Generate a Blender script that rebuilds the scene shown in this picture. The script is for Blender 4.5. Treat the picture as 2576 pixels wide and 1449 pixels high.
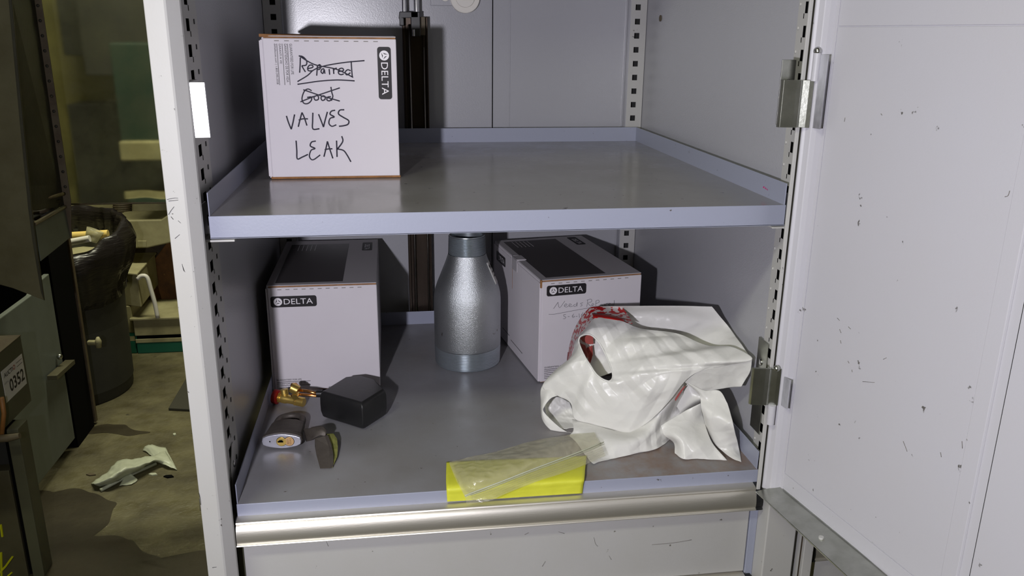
import bpy, bmesh, math, random
from mathutils import Vector, Matrix, noise
random.seed(7)
for o in list(bpy.data.objects): bpy.data.objects.remove(o)
SC = bpy.context.scene
COL = SC.collection

# ------------------------------------------------------------------ camera
CAM = Vector((-0.1382, -0.9431, 0.5587)); F = 2086.1
RT = ((0.9895456, 0.1404547, 0.0327412), (-0.1438849, 0.9459920, 0.2905103), (0.0098306, -0.2921841, 0.9563115))
RIGHT = Vector([r[0] for r in RT]); FWD = Vector([r[1] for r in RT]); UP = Vector([r[2] for r in RT])
cd = bpy.data.cameras.new('camera'); cam = bpy.data.objects.new('camera', cd); COL.objects.link(cam)
cam.matrix_world = Matrix(((RIGHT.x, UP.x, -FWD.x, CAM.x), (RIGHT.y, UP.y, -FWD.y, CAM.y), (RIGHT.z, UP.z, -FWD.z, CAM.z), (0, 0, 0, 1)))
cd.sensor_width = 36; cd.lens = F / 2576 * 36; cd.clip_start = 0.02; cd.clip_end = 60
SC.camera = cam

# ------------------------------------------------------------------ light
SC.view_settings.view_transform = 'Standard'; SC.view_settings.look = 'None'
SC.view_settings.exposure = 0.0; SC.view_settings.gamma = 1; SC.view_settings.use_curve_mapping = False
w = bpy.data.worlds.new('world'); SC.world = w; w.use_nodes = True
w.node_tree.nodes['Background'].inputs[0].default_value = (0.5, 0.5, 0.38, 1)
w.node_tree.nodes['Background'].inputs[1].default_value = 0.02

def area(name, loc, target, size, size_y, power, color, shape='RECTANGLE'):
    d = bpy.data.lights.new(name, 'AREA'); d.shape = shape; d.size = size
    if shape in ('RECTANGLE', 'ELLIPSE'): d.size_y = size_y
    d.energy = power; d.color = color
    o = bpy.data.objects.new(name, d); COL.objects.link(o); o.location = loc
    o.rotation_euler = (Vector(target) - Vector(loc)).to_track_quat('-Z', 'Y').to_euler()
    return o
# hand held work light, left of the lens
area('hand_light', (-0.385, -0.95, 0.505), (0.05, 0.4, 0.26), 0.03, 0, 10.8, (0.93, 0.91, 1.0), 'DISK')
# ceiling tubes of the shop
area('ceiling_tube_light', (-1.3, -1.25, 1.80), (-1.3, -1.25, 0), 1.1, 0.25, 25, (0.98, 1.0, 0.78))
area('ceiling_tube_light', (-0.9, 2.3, 1.80), (-0.9, 2.3, 0), 1.4, 0.25, 52, (1.0, 0.98, 0.74))

# ------------------------------------------------------------------ pixel -> point (photo measurements)
def ray(u, v): return RIGHT * ((u - 1288) / F) + FWD - UP * ((v - 724.5) / F)
def at(u, v, X=None, Y=None, Z=None):
    d = ray(u, v)
    if X is not None: s = (X - CAM.x) / d.x
    elif Y is not None: s = (Y - CAM.y) / d.y
    else: s = (Z - CAM.z) / d.z
    return CAM + d * s
def atp(u, v, P, N):
    d = ray(u, v); N = Vector(N); return CAM + d * ((Vector(P) - CAM).dot(N) / d.dot(N))

# ------------------------------------------------------------------ materials
def lin(c):
    return tuple(((x / 255) / 12.92 if x / 255 <= 0.04045 else ((x / 255 + 0.055) / 1.055) ** 2.4) for x in c) + (1,)
def mat(name, rgb, rough=0.5, metal=0.0, spec=0.5, bump=0.0, bscale=200, var=0.0, vscale=6, var_rgb=None, speck=0.0, speck_rgb=(40, 38, 34), sscale=60, stretch=(1, 1, 1), trans=0.0, coat=0.0, rvar=0.0, bdist=0.001):
    m = bpy.data.materials.new(name); m.use_nodes = True; nt = m.node_tree; N = nt.nodes; L = nt.links
    b = N['Principled BSDF']; b.inputs['Base Color'].default_value = lin(rgb)
    b.inputs['Roughness'].default_value = rough; b.inputs['Metallic'].default_value = metal
    b.inputs['Specular IOR Level'].default_value = spec; b.inputs['Coat Weight'].default_value = coat
    tc = N.new('ShaderNodeTexCoord'); mp = N.new('ShaderNodeMapping'); mp.inputs['Scale'].default_value = stretch
    geo = N.new('ShaderNodeNewGeometry'); L.new(geo.outputs['Position'], mp.inputs[0])
    col = None
    def ntex(scale, detail=4, rg=0.6):
        t = N.new('ShaderNodeTexNoise'); t.inputs['Scale'].default_value = scale; t.inputs['Detail'].default_value = detail
        t.inputs['Roughness'].default_value = rg; L.new(mp.outputs[0], t.inputs['Vector']); return t
    if var > 0:
        t = ntex(vscale, 6); r = N.new('ShaderNodeValToRGB')
        r.color_ramp.elements[0].position = 0.38; r.color_ramp.elements[1].position = 0.66
        L.new(t.outputs[0], r.inputs[0])
        mx = N.new('ShaderNodeMix'); mx.data_type = 'RGBA'
        mul = N.new('ShaderNodeMath'); mul.operation = 'MULTIPLY'; mul.inputs[1].default_value = var
        L.new(r.outputs[0], mul.inputs[0]); L.new(mul.outputs[0], mx.inputs[0])
        mx.inputs[6].default_value = lin(rgb); mx.inputs[7].default_value = lin(var_rgb or tuple(x * 0.6 for x in rgb))
        col = mx.outputs[2]
    if speck > 0:
        t = ntex(sscale, 3, 0.7); r = N.new('ShaderNodeValToRGB')
        r.color_ramp.elements[0].position = 0.70 - 0.12 * speck; r.color_ramp.elements[1].position = 0.74 - 0.12 * speck
        L.new(t.outputs[0], r.inputs[0])
        mx = N.new('ShaderNodeMix'); mx.data_type = 'RGBA'; L.new(r.outputs[0], mx.inputs[0])
        if col: L.new(col, mx.inputs[6])
        else: mx.inputs[6].default_value = lin(rgb)
        mx.inputs[7].default_value = lin(speck_rgb); col = mx.outputs[2]
    if col: L.new(col, b.inputs['Base Color'])
    if bump > 0:
        t = ntex(bscale, 3); bp = N.new('ShaderNodeBump'); bp.inputs['Strength'].default_value = bump
        bp.inputs['Distance'].default_value = bdist; L.new(t.outputs[0], bp.inputs['Height']); L.new(bp.outputs[0], b.inputs['Normal'])
    if rvar > 0:
        t = ntex(vscale * 3, 5); mr = N.new('ShaderNodeMapRange'); mr.inputs[1].default_value = .35; mr.inputs[2].default_value = .65
        mr.inputs[3].default_value = max(0, rough - rvar); mr.inputs[4].default_value = rough + rvar
        L.new(t.outputs[0], mr.inputs[0]); L.new(mr.outputs[0], b.inputs['Roughness'])
    if trans > 0:
        tr = N.new('ShaderNodeBsdfTranslucent'); ms = N.new('ShaderNodeMixShader'); ms.inputs[0].default_value = trans
        if col: L.new(col, tr.inputs[0])
        else: tr.inputs[0].default_value = lin(rgb)
        out = N['Material Output']; L.new(b.outputs[0], ms.inputs[1]); L.new(tr.outputs[0], ms.inputs[2]); L.new(ms.outputs[0], out.inputs[0])
    return m
M = {}
M['frame'] = mat('painted_frame', (184, 183, 181), .42, bump=.06, bscale=350, speck=.06, sscale=90, speck_rgb=(70, 66, 60), var=.25, var_rgb=(178, 175, 166), vscale=9)
M['panel'] = mat('painted_panel', (166, 166, 172), .27, spec=.75, bump=.12, bscale=500, var=.2, var_rgb=(166, 166, 172), vscale=3)
M['side'] = mat('painted_side', (172, 172, 178), .34, bump=.3, bscale=450, var=.2, var_rgb=(160, 160, 166), vscale=4)
M['door'] = mat('painted_door', (193, 192, 199), .45, bump=.12, bscale=400, speck=.02, sscale=55, speck_rgb=(95, 92, 90), var=.15, var_rgb=(190, 186, 184), vscale=5)
M['shelf'] = mat('shelf_blue_grey', (152, 156, 174), .36, bump=.1, bscale=400, speck=.02, sscale=80, speck_rgb=(90, 86, 84))
M['shelf_top'] = mat('shelf_worn_top', (140, 138, 136), .20, bump=.05, bscale=260, var=.6, var_rgb=(126, 122, 116), vscale=4, speck=.05, sscale=70, speck_rgb=(70, 64, 58), rvar=.05)
M['shelf_low'] = mat('shelf_worn_lower', (136, 136, 140), .36, bump=.1, bscale=260, var=.6, var_rgb=(118, 114, 110), vscale=6, speck=.05, sscale=75, speck_rgb=(76, 66, 60), rvar=.08)
M['drawer'] = mat('painted_drawer', (182, 181, 180), .45, bump=.15, bscale=380, speck=.08, sscale=60, speck_rgb=(110, 106, 98), var=.3, var_rgb=(170, 168, 160), vscale=5)
M['alu'] = mat('brushed_aluminium', (222, 218, 208), .42, .85, bump=.08, bscale=90, stretch=(1, 8, 8), var=.3, var_rgb=(196, 190, 176), vscale=5)
M['steel'] = mat('plated_steel', (190, 192, 184), .28, 1.0, var=.5, var_rgb=(140, 142, 130), vscale=30, bump=.1)
M['leafpaint'] = mat('smudged_leaf_paint', (186, 186, 194), .35, var=.8, var_rgb=(96, 94, 98), vscale=26, stretch=(1, 1, .4))
M['chrome'] = mat('bright_steel', (225, 225, 228), .12, 1.0)
M['plate'] = mat('bright_strike_plate', (246, 246, 248), .30, 1.0)
M['darkmetal'] = mat('dark_rail_metal', (70, 60, 52), .33, .8, var=.8, var_rgb=(28, 22, 20), vscale=12, stretch=(1, 1, .15))
M['railhi'] = mat('rail_edge_metal', (170, 165, 155), .3, 1.0, var=.5, vscale=20)
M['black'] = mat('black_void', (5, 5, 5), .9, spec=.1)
M['blackcap'] = mat('black_plastic_cap', (26, 26, 27), .4)
M['float'] = mat('black_moulded_plastic', (30, 30, 31), .36, spec=.5, bump=.12, bscale=160, var=.4, var_rgb=(44, 43, 42), vscale=30)
M['white'] = mat('white_card', (212, 207, 212), .62, spec=.25, bump=.06, bscale=120, var=.25, var_rgb=(204, 198, 203), vscale=12)
M['shaded_cardtop'] = mat('white_card_shaded_top', (178, 174, 178), .6, spec=.2)  # same white card, darkened: the shade on the box tops is in the colour
M['kraft'] = mat('kraft_edge', (150, 105, 62), .8, bump=.5, bscale=500, var=.5, vscale=80)
M['print'] = mat('dark_print', (36, 33, 36), .55, spec=.3)
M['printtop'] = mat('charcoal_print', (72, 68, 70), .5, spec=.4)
M['print_grey'] = mat('grey_print', (190, 188, 190), .5)
M['ink'] = mat('marker_ink', (44, 42, 56), .5, spec=.3)
M['inkthin'] = mat('pen_ink', (70, 68, 78), .6)
M['letter'] = mat('white_lettering', (228, 224, 228), .5)
M['galv'] = mat('galvanised_rough', (206, 210, 212), .36, .95, bump=.55, bscale=800, bdist=.0012, var=.4, var_rgb=(170, 178, 180), vscale=14, speck=.04, speck_rgb=(96, 72, 44), sscale=22)
M['galvthread'] = mat('galvanised_thread', (190, 198, 204), .30, .85)
M['scuff'] = mat('grey_scuff', (120, 116, 110), .7)
M['sticker'] = mat('paper_sticker', (205, 203, 200), .6)
M['brass'] = mat('brass', (228, 196, 108), .34, .9, bump=.15, bscale=200)
M['bronze'] = mat('polished_bronze', (226, 160, 92), .22, .95)
M['red'] = mat('red_plastic', (150, 26, 24), .4)
M['lockiron'] = mat('worn_lock_rubber', (88, 82, 76), .55, .35, bump=.4, bscale=120, var=.6, var_rgb=(66, 58, 52), vscale=40)
M['lockface'] = mat('brushed_lock_face', (196, 196, 206), .38, .8, bump=.1, bscale=300)
M['brasslight'] = mat('lock_core_brass', (225, 185, 130), .4, .6)
M['moss'] = mat('green_foam', (110, 112, 52), .9, bump=1, bscale=150, var=.7, var_rgb=(150, 150, 80), vscale=60)
M['bag'] = mat('white_film', (242, 241, 237), .33, spec=.5, bump=.35, bscale=60, bdist=.002, trans=.25)
M['bagred'] = mat('red_film', (205, 38, 34), .32, trans=.25)
M['bagpink'] = mat('show_through_red', (190, 96, 90), .4, trans=.3)
M['yellow'] = mat('yellow_paper', (212, 214, 62), .55, bump=.2, bscale=60, bdist=.003, var=.4, var_rgb=(192, 190, 44), vscale=14)
M['pink'] = mat('pink_ribbon', (226, 40, 140), .5)
M['pinklight'] = mat('pale_pink', (240, 150, 190), .5)
M['screw'] = mat('zinc_screw', (200, 200, 200), .22, 1.0)
M['ivory'] = mat('ivory_plastic', (222, 218, 210), .4)
def rust_patch(m):
    nt = m.node_tree; N = nt.nodes; L = nt.links; b = N['Principled BSDF']; src = b.inputs['Base Color'].links[0].from_socket
    geo = N.new('ShaderNodeNewGeometry'); sx = N.new('ShaderNodeSeparateXYZ'); L.new(geo.outputs['Position'], sx.inputs[0])
    t = N.new('ShaderNodeTexNoise'); t.inputs['Scale'].default_value = 16; t.inputs['Detail'].default_value = 7; t.inputs['Roughness'].default_value = .65; L.new(geo.outputs['Position'], t.inputs['Vector'])
    def mr(sock, a, b_):
        r = N.new('ShaderNodeMapRange'); r.inputs[1].default_value = a; r.inputs[2].default_value = b_; L.new(sock, r.inputs[0]); return r.outputs[0]
    def mt(op, a, c):
        q = N.new('ShaderNodeMath'); q.operation = op; L.new(a, q.inputs[0])
        if isinstance(c, float): q.inputs[1].default_value = c
        else: L.new(c, q.inputs[1])
        return q.outputs[0]
    k = mt('MULTIPLY', mt('MULTIPLY', mr(sx.outputs[0], .04, .16), mr(sx.outputs[1], .22, .08)), mr(t.outputs[0], .38, .60))
    mx = N.new('ShaderNodeMix'); mx.data_type = 'RGBA'; L.new(k, mx.inputs[0]); L.new(src, mx.inputs[6]); mx.inputs[7].default_value = lin((122, 102, 90)); L.new(mx.outputs[2], b.inputs['Base Color'])
rust_patch(M['shelf_low'])
# shop surroundings
M['concrete'] = mat('concrete_floor', (104, 98, 70), .62, bump=.8, bscale=22, bdist=.010, var=.9, var_rgb=(70, 64, 44), vscale=5.5, speck=.25, speck_rgb=(60, 56, 42), sscale=9, rvar=.2)
M['wall'] = mat('shop_wall', (136, 130, 84), .8, bump=.2, bscale=20, var=.6, var_rgb=(104, 102, 70), vscale=2)
M['ceil'] = mat('shop_ceiling', (150, 146, 120), .85)
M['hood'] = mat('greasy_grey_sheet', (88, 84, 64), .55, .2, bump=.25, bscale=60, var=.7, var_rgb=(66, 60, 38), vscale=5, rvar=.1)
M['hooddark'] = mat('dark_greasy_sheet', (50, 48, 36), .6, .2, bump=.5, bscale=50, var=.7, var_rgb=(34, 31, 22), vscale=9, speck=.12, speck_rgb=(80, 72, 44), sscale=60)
M['bluegrey'] = mat('blue_grey_sheet', (108, 114, 108), .5, .1, bump=.15, bscale=90, var=.5, var_rgb=(84, 88, 78), vscale=5)
M['greygreen'] = mat('grey_green_paint', (84, 84, 64), .6, bump=.2, bscale=80, var=.4, vscale=4, var_rgb=(66, 64, 48))
M['tan'] = mat('rusty_tan', (92, 82, 62), .6, var=.7, var_rgb=(66, 48, 30), vscale=20)
M['cream'] = mat('cream_plastic', (166, 160, 122), .6, bump=.3, bscale=60, var=.6, var_rgb=(124, 116, 84), vscale=8)
M['green'] = mat('green_stripe', (20, 92, 72), .5)
M['wood'] = mat('stained_board', (150, 100, 46), .6, var=.8, var_rgb=(62, 42, 26), vscale=6, bump=.2)
M['canplastic'] = mat('dark_grey_bin', (58, 58, 52), .6, bump=.2, bscale=120, var=.4, vscale=8)
M['binbag'] = mat('black_bin_bag', (30, 26, 26), .30, bump=.7, bscale=7, bdist=.012, stretch=(.8, .8, 5))
M['foamyellow'] = mat('yellow_foam', (226, 196, 110), .7)
M['litter'] = mat('litter_film', (214, 218, 196), .35, bump=.3, bscale=40, trans=.25, bdist=.003)
M['yellowpaint'] = mat('yellow_paint_marker', (190, 190, 20), .5)
M['mat'] = mat('dark_mat', (56, 54, 44), .8)
M['teal'] = mat('dark_teal_paint', (22, 50, 42), .6, var=.4, vscale=3)
M['slate'] = mat('slate_paint', (40, 40, 40), .6, var=.4, vscale=3)
M['olive'] = mat('olive_board', (128, 124, 70), .8)

def clear_film(name, rgb, alpha, rough, bump=.4, bscale=30, spec_mix=.5):
    m = bpy.data.materials.new(name); m.use_nodes = True; nt = m.node_tree; N = nt.nodes; L = nt.links
    b = N['Principled BSDF']; b.inputs['Base Color'].default_value = lin(rgb); b.inputs['Roughness'].default_value = rough
    b.inputs['Specular IOR Level'].default_value = .8
    t = N.new('ShaderNodeTexNoise'); t.inputs['Scale'].default_value = bscale; t.inputs['Detail'].default_value = 5
    geo = N.new('ShaderNodeNewGeometry'); L.new(geo.outputs['Position'], t.inputs['Vector'])
    bp = N.new('ShaderNodeBump'); bp.inputs['Strength'].default_value = bump; bp.inputs['Distance'].default_value = .004
    L.new(t.outputs[0], bp.inputs['Height']); L.new(bp.outputs[0], b.inputs['Normal'])
    tp = N.new('ShaderNodeBsdfTransparent'); tp.inputs[0].default_value = (.97, .97, .93, 1)
    ms = N.new('ShaderNodeMixShader'); ms.inputs[0].default_value = alpha
    L.new(tp.outputs[0], ms.inputs[1]); L.new(b.outputs[0], ms.inputs[2]); L.new(ms.outputs[0], N['Material Output'].inputs[0])
    return m
M['zip'] = clear_film('clear_zip_film', (206, 200, 176), .26, .16, bump=.9, bscale=45)
M['cupfilm'] = clear_film('clear_cup_film', (190, 185, 150), .5, .3)
def curtain_mat():
    m = bpy.data.materials.new('scuffed_clear_sheet'); m.use_nodes = True; nt = m.node_tree; N = nt.nodes; L = nt.links
    b = N['Principled BSDF']; b.inputs['Base Color'].default_value = lin((170, 170, 130)); b.inputs['Roughness'].default_value = .3
    t = N.new('ShaderNodeTexNoise'); t.inputs['Scale'].default_value = 7; t.inputs['Detail'].default_value = 8; t.inputs['Roughness'].default_value = .7
    geo = N.new('ShaderNodeNewGeometry'); L.new(geo.outputs['Position'], t.inputs['Vector'])
    r = N.new('ShaderNodeMapRange'); r.inputs[1].default_value = .35; r.inputs[2].default_value = .8; r.inputs[3].default_value = .06; r.inputs[4].default_value = .34
    L.new(t.outputs[0], r.inputs[0])
    rf = N.new('ShaderNodeBsdfRefraction'); rf.inputs['Roughness'].default_value = .16; rf.inputs['IOR'].default_value = 1.12; rf.inputs[0].default_value = (.95, .95, .88, 1)
    ms = N.new('ShaderNodeMixShader'); L.new(r.outputs[0], ms.inputs[0]); L.new(rf.outputs[0], ms.inputs[1]); L.new(b.outputs[0], ms.inputs[2])
    L.new(ms.outputs[0], N['Material Output'].inputs[0]); return m
M['curtain'] = curtain_mat()
def stripe_print():
    m = bpy.data.materials.new('red_printed_film'); m.use_nodes = True; nt = m.node_tree; N = nt.nodes; L = nt.links
    b = N['Principled BSDF']; b.inputs['Roughness'].default_value = .35
    geo = N.new('ShaderNodeNewGeometry'); mp = N.new('ShaderNodeMapping'); mp.inputs['Rotation'].default_value = (.3, .5, .4)
    mp.inputs['Scale'].default_value = (1, 1, 1.6); L.new(geo.outputs['Position'], mp.inputs[0])
    t = N.new('ShaderNodeTexNoise'); t.inputs['Scale'].default_value = 130; t.inputs['Detail'].default_value = 1; L.new(mp.outputs[0], t.inputs['Vector'])
    r = N.new('ShaderNodeValToRGB'); r.color_ramp.interpolation = 'CONSTANT'
    r.color_ramp.elements[0].color = lin((205, 198, 194)); r.color_ramp.elements[1].position = .5; r.color_ramp.elements[1].color = lin((178, 30, 34))
    L.new(t.outputs[0], r.inputs[0]); L.new(r.outputs[0], b.inputs['Base Color']); return m
M['bagprint'] = stripe_print()

# ------------------------------------------------------------------ mesh helpers
WL = {}
def link(o):
    COL.objects.link(o); return o
class MB:
    def __init__(s): s.v = []; s.f = []; s.m = []; s.mi = 0
    def add(s, vs, fs):
        k = len(s.v); s.v += [Vector(p) for p in vs]; s.f += [tuple(i + k for i in f) for f in fs]; s.m += [s.mi] * len(fs); return s
    def box(s, x0, x1, y0, y1, z0, z1):
        if x0 > x1: x0, x1 = x1, x0
        if y0 > y1: y0, y1 = y1, y0
        if z0 > z1: z0, z1 = z1, z0
        return s.hexa([(x0, y0, z0), (x1, y0, z0), (x1, y1, z0), (x0, y1, z0), (x0, y0, z1), (x1, y0, z1), (x1, y1, z1), (x0, y1, z1)])
    def hexa(s, p): return s.add(p, [(0, 3, 2, 1), (4, 5, 6, 7), (0, 1, 5, 4), (1, 2, 6, 5), (2, 3, 7, 6), (3, 0, 4, 7)])
    def obox(s, O, U, V, W, u0, u1, v0, v1, w0, w1):
        O, U, V, W = Vector(O), Vector(U), Vector(V), Vector(W)
        return s.hexa([O + U * a + V * b + W * c for a, b, c in ((u0, v0, w0), (u1, v0, w0), (u1, v1, w0), (u0, v1, w0), (u0, v0, w1), (u1, v0, w1), (u1, v1, w1), (u0, v1, w1))])
    def prism(s, poly, d):                                   # polygon (3d points) pushed by vector d
        n = len(poly); d = Vector(d); P = [Vector(p) for p in poly]
        return s.add(P + [p + d for p in P], [tuple(range(n))[::-1], tuple(range(n, 2 * n))] + [(i, (i + 1) % n, n + (i + 1) % n, n + i) for i in range(n)])
    def extrude_x(s, prof, x0, x1):                          # closed profile of (y, z)
        return s.prism([(x0, y, z) for y, z in prof], (x1 - x0, 0, 0))
    def extrude_z(s, prof, z0, z1): return s.prism([(x, y, z0) for x, y in prof], (0, 0, z1 - z0))
    def tube(s, path, r, n=8, caps=True):
        P = [Vector(p) for p in path]; R = r if isinstance(r, (list, tuple)) else [r] * len(P); rings = []; up = None
        for i, p in enumerate(P):
            t = (P[min(i + 1, len(P) - 1)] - P[max(i - 1, 0)]).normalized()
            if up is None: up = t.orthogonal().normalized()
            up = (up - t * up.dot(t)); up = up.normalized() if up.length > 1e-6 else t.orthogonal().normalized()
            sd = t.cross(up); rings.append([p + (up * math.cos(2 * math.pi * k / n) + sd * math.sin(2 * math.pi * k / n)) * R[i] for k in range(n)])
        vs = [q for rg in rings for q in rg]; fs = []
        for i in range(len(P) - 1):
            for k in range(n): fs.append((i * n + k, i * n + (k + 1) % n, (i + 1) * n + (k + 1) % n, (i + 1) * n + k))
        if caps: fs += [tuple(range(n))[::-1], tuple((len(P) - 1) * n + k for k in range(n))]
        return s.add(vs, fs)
    def cyl(s, a, b, r, n=20, r2=None): return s.tube([a, b], [r, r if r2 is None else r2], n)
    def lathe(s, prof, C, n=64, closed=False):
        C = Vector(C); vs = []; fs = []
        for r, z in prof:
            for k in range(n): a = 2 * math.pi * k / n; vs.append(C + Vector((r * math.cos(a), r * math.sin(a), z)))
        for i in range(len(prof) - 1):
            for k in range(n): fs.append((i * n + k, i * n + (k + 1) % n, (i + 1) * n + (k + 1) % n, (i + 1) * n + k))
        return s.add(vs, fs)
    def sphere(s, C, r, n=12, sc=(1, 1, 1)):
        C = Vector(C); vs = []; fs = []
        for i in range(n + 1):
            th = math.pi * i / n
            for k in range(2 * n): a = math.pi * k / n; vs.append(C + Vector((r * sc[0] * math.sin(th) * math.cos(a), r * sc[1] * math.sin(th) * math.sin(a), r * sc[2] * math.cos(th))))
        for i in range(n):
            for k in range(2 * n): fs.append((i * 2 * n + k, (i + 1) * 2 * n + k, (i + 1) * 2 * n + (k + 1) % (2 * n), i * 2 * n + (k + 1) % (2 * n)))
        return s.add(vs, fs)
    def grid_surf(s, rows, close=False):
        n = len(rows[0]); vs = [p for r in rows for p in r]; fs = []
        for i in range(len(rows) - 1):
            for j in range(n if close else n - 1): fs.append((i * n + j, i * n + (j + 1) % n, (i + 1) * n + (j + 1) % n, (i + 1) * n + j))
        return s.add(vs, fs)
    def build(s, name, mats, parent=None, bevel=0, smooth=False, solid=0, base=None, ang=35, seg=2):
        me = bpy.data.meshes.new(name)
        mats = mats if isinstance(mats, (list, tuple)) else [mats]
        if parent is not None: off = WL[parent.name]; 
        elif base is not None: off = Vector(base)
        else:
            lo = [min(p[i] for p in s.v) for i in range(3)]; hi = [max(p[i] for p in s.v) for i in range(3)]
            off = Vector(((lo[0] + hi[0]) / 2, (lo[1] + hi[1]) / 2, lo[2]))
        me.from_pydata([p - off for p in s.v], [], s.f)
        for m in mats: me.materials.append(m if not isinstance(m, str) else M[m])
        for i, p in enumerate(me.polygons): p.material_index = s.m[i]
        bm = bmesh.new(); bm.from_mesh(me); bmesh.ops.remove_doubles(bm, verts=bm.verts, dist=1e-6)
        if solid == 0: bmesh.ops.recalc_face_normals(bm, faces=bm.faces)
        bm.to_mesh(me); bm.free()
        o = link(bpy.data.objects.new(name, me))
        if parent is not None: o.parent = parent; o.location = (0, 0, 0); WL[o.name] = WL[parent.name]
        else: o.location = off; WL[o.name] = off
        if solid: md = o.modifiers.new('solid', 'SOLIDIFY'); md.thickness = solid; md.offset = 0
        if bevel: md = o.modifiers.new('bevel', 'BEVEL'); md.width = bevel; md.segments = seg; md.limit_method = 'ANGLE'; md.angle_limit = math.radians(ang)
        if smooth:
            for p in me.polygons: p.use_smooth = True
            if smooth == 'auto': me.set_sharp_from_angle(angle=math.radians(ang))
        return o
def thing(name, label, cat, loc=(0, 0, 0), group=None):
    o = link(bpy.data.objects.new(name, None)); o.location = loc; o.empty_display_size = .05; WL[o.name] = Vector(loc)
    o['label'] = label; o['category'] = cat
    if group: o['group'] = group
    return o
def tag(o, label, cat, group=None):
    o['label'] = label; o['category'] = cat
    if group: o['group'] = group
    return o
def struct(o): o['kind'] = 'structure'; return o
def box_(name, dims, m, parent=None, bevel=0.0006, **k): return MB().box(*dims).build(name, m, parent, bevel=bevel, **k)

def grid_plate(O, U, V, W, us, vs, holes, th):
    """plate in plane O+U*u+V*v, thickness th along W, cells listed in holes (i,j) left out, walls built at their rims"""
    mb = MB(); O, U, V, W = map(Vector, (O, U, V, W)); P = lambda u, v, t: O + U * u + V * v + W * t
    nu, nv = len(us) - 1, len(vs) - 1; solid = lambda i, j: 0 <= i < nu and 0 <= j < nv and (i, j) not in holes
    for i in range(nu):
        for j in range(nv):
            if not solid(i, j): continue
            a, b, c, d = us[i], us[i + 1], vs[j], vs[j + 1]
            mb.add([P(a, c, 0), P(b, c, 0), P(b, d, 0), P(a, d, 0)], [(0, 1, 2, 3)])
            mb.add([P(a, c, th), P(b, c, th), P(b, d, th), P(a, d, th)], [(3, 2, 1, 0)])
            if not solid(i - 1, j): mb.add([P(a, c, 0), P(a, d, 0), P(a, d, th), P(a, c, th)], [(0, 1, 2, 3)])
            if not solid(i + 1, j): mb.add([P(b, c, 0), P(b, d, 0), P(b, d, th), P(b, c, th)], [(3, 2, 1, 0)])
            if not solid(i, j - 1): mb.add([P(a, c, 0), P(b, c, 0), P(b, c, th), P(a, c, th)], [(3, 2, 1, 0)])
            if not solid(i, j + 1): mb.add([P(a, d, 0), P(b, d, 0), P(b, d, th), P(a, d, th)], [(0, 1, 2, 3)])
    return mb

def cr(pts, t, closed=False):
    n = len(pts)
    if closed: i = int(math.floor(t * n)) % n; f = t * n - math.floor(t * n); q = [pts[(i + k) % n] for k in (-1, 0, 1, 2)]
    else:
        x = t * (n - 1); i = min(int(x), n - 2); f = x - i
        q = [pts[i - 1] if i > 0 else pts[0] * 2 - pts[1], pts[i], pts[i + 1], pts[i + 2] if i + 2 < n else pts[-1] * 2 - pts[-2]]
    a, b, c, d = q
    return 0.5 * ((2 * b) + (c - a) * f + (2 * a - 5 * b + 4 * c - d) * f * f + (3 * b - a - 3 * c + d) * f ** 3)
def patch(rows, nu, nv, wr=0.0, wscale=20, dirv=None, seed=0):
    cols = [[cr(r, j / nv) for j in range(nv + 1)] for r in rows]
    out = [[cr([c[j] for c in cols], i / nu) if len(rows) > 2 else cols[0][j].lerp(cols[1][j], i / nu) for j in range(nv + 1)] for i in range(nu + 1)]
    return wrinkle(out, wr, wscale, dirv, seed)
DIRS = [(Vector((.9, .1, .5)), 17), (Vector((-.4, .3, .9)), 21), (Vector((.6, -.4, -.75)), 29), (Vector((.15, .8, .6)), 24), (Vector((1, .5, -.2)), 38), (Vector((-.7, .2, -.6)), 47)]
def crease(p, sd):
    t = 0
    for k, (d, f) in enumerate(DIRS):
        m = noise.noise(p * 13 + Vector((k * 7.3, sd * 2.1, k))); m = max(0, min(1, m * 4))
        x = p.dot(d) * f + .35 * noise.noise(p * 11 + Vector((sd, k, 3))); x = abs(2 * (x - math.floor(x)) - 1) - .5
        t += m * x * (22 / f)
    return t
CREASE = 0.0
def wrinkle(out, wr, wscale, dirv=None, seed=0, pin=False):
    if wr <= 0: return out
    dv = Vector(dirv) if dirv else (CAM - out[0][0]).normalized()
    res = []
    for i, r in enumerate(out):
        rr = []
        for j, p in enumerate(r):
            q = p * wscale + Vector((seed * 3.1, seed, 0))
            h = 1 - abs(noise.noise(q)) * 2.6; h = h * .6 + .55 * (1 - abs(noise.noise(q * 2.3)) * 2.4) - .55
            if CREASE: h = h * .6 + CREASE * crease(p, seed)
            rr.append(p + dv * wr * h)
        res.append(rr)
    return res
def loft_text(body, mb_mat, parent, name, O, U, V, w, h, W, bold=False, shear=0, th=.0003):
    """text fitted into the w x h rectangle at O on axes U (reading) and V (up), standing th proud along W"""
    c = bpy.data.curves.new('t', 'FONT'); c.body = body; c.fill_mode = 'BOTH'; c.resolution_u = 3
    if bold: c.offset = .02
    o = bpy.data.objects.new('t', c); COL.objects.link(o); bpy.context.view_layer.update()
    me = bpy.data.meshes.new_from_object(o.evaluated_get(bpy.context.evaluated_depsgraph_get()))
    bpy.data.objects.remove(o); xs = [v.co.x for v in me.vertices]; ys = [v.co.y for v in me.vertices]
    x0, x1, y0, y1 = min(xs), max(xs), min(ys), max(ys); O, U, V, W = map(Vector, (O, U, V, W))
    off = WL[parent.name]
    for v in me.vertices:
        a = (v.co.x - x0) / (x1 - x0); b = (v.co.y - y0) / (y1 - y0)
        v.co = O + U * (a * w + shear * b * h) + V * b * h + W * th - off
    me.materials.clear(); me.materials.append(M[mb_mat])
    o = link(bpy.data.objects.new(name, me)); o.parent = parent; WL[o.name] = off; return o
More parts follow.
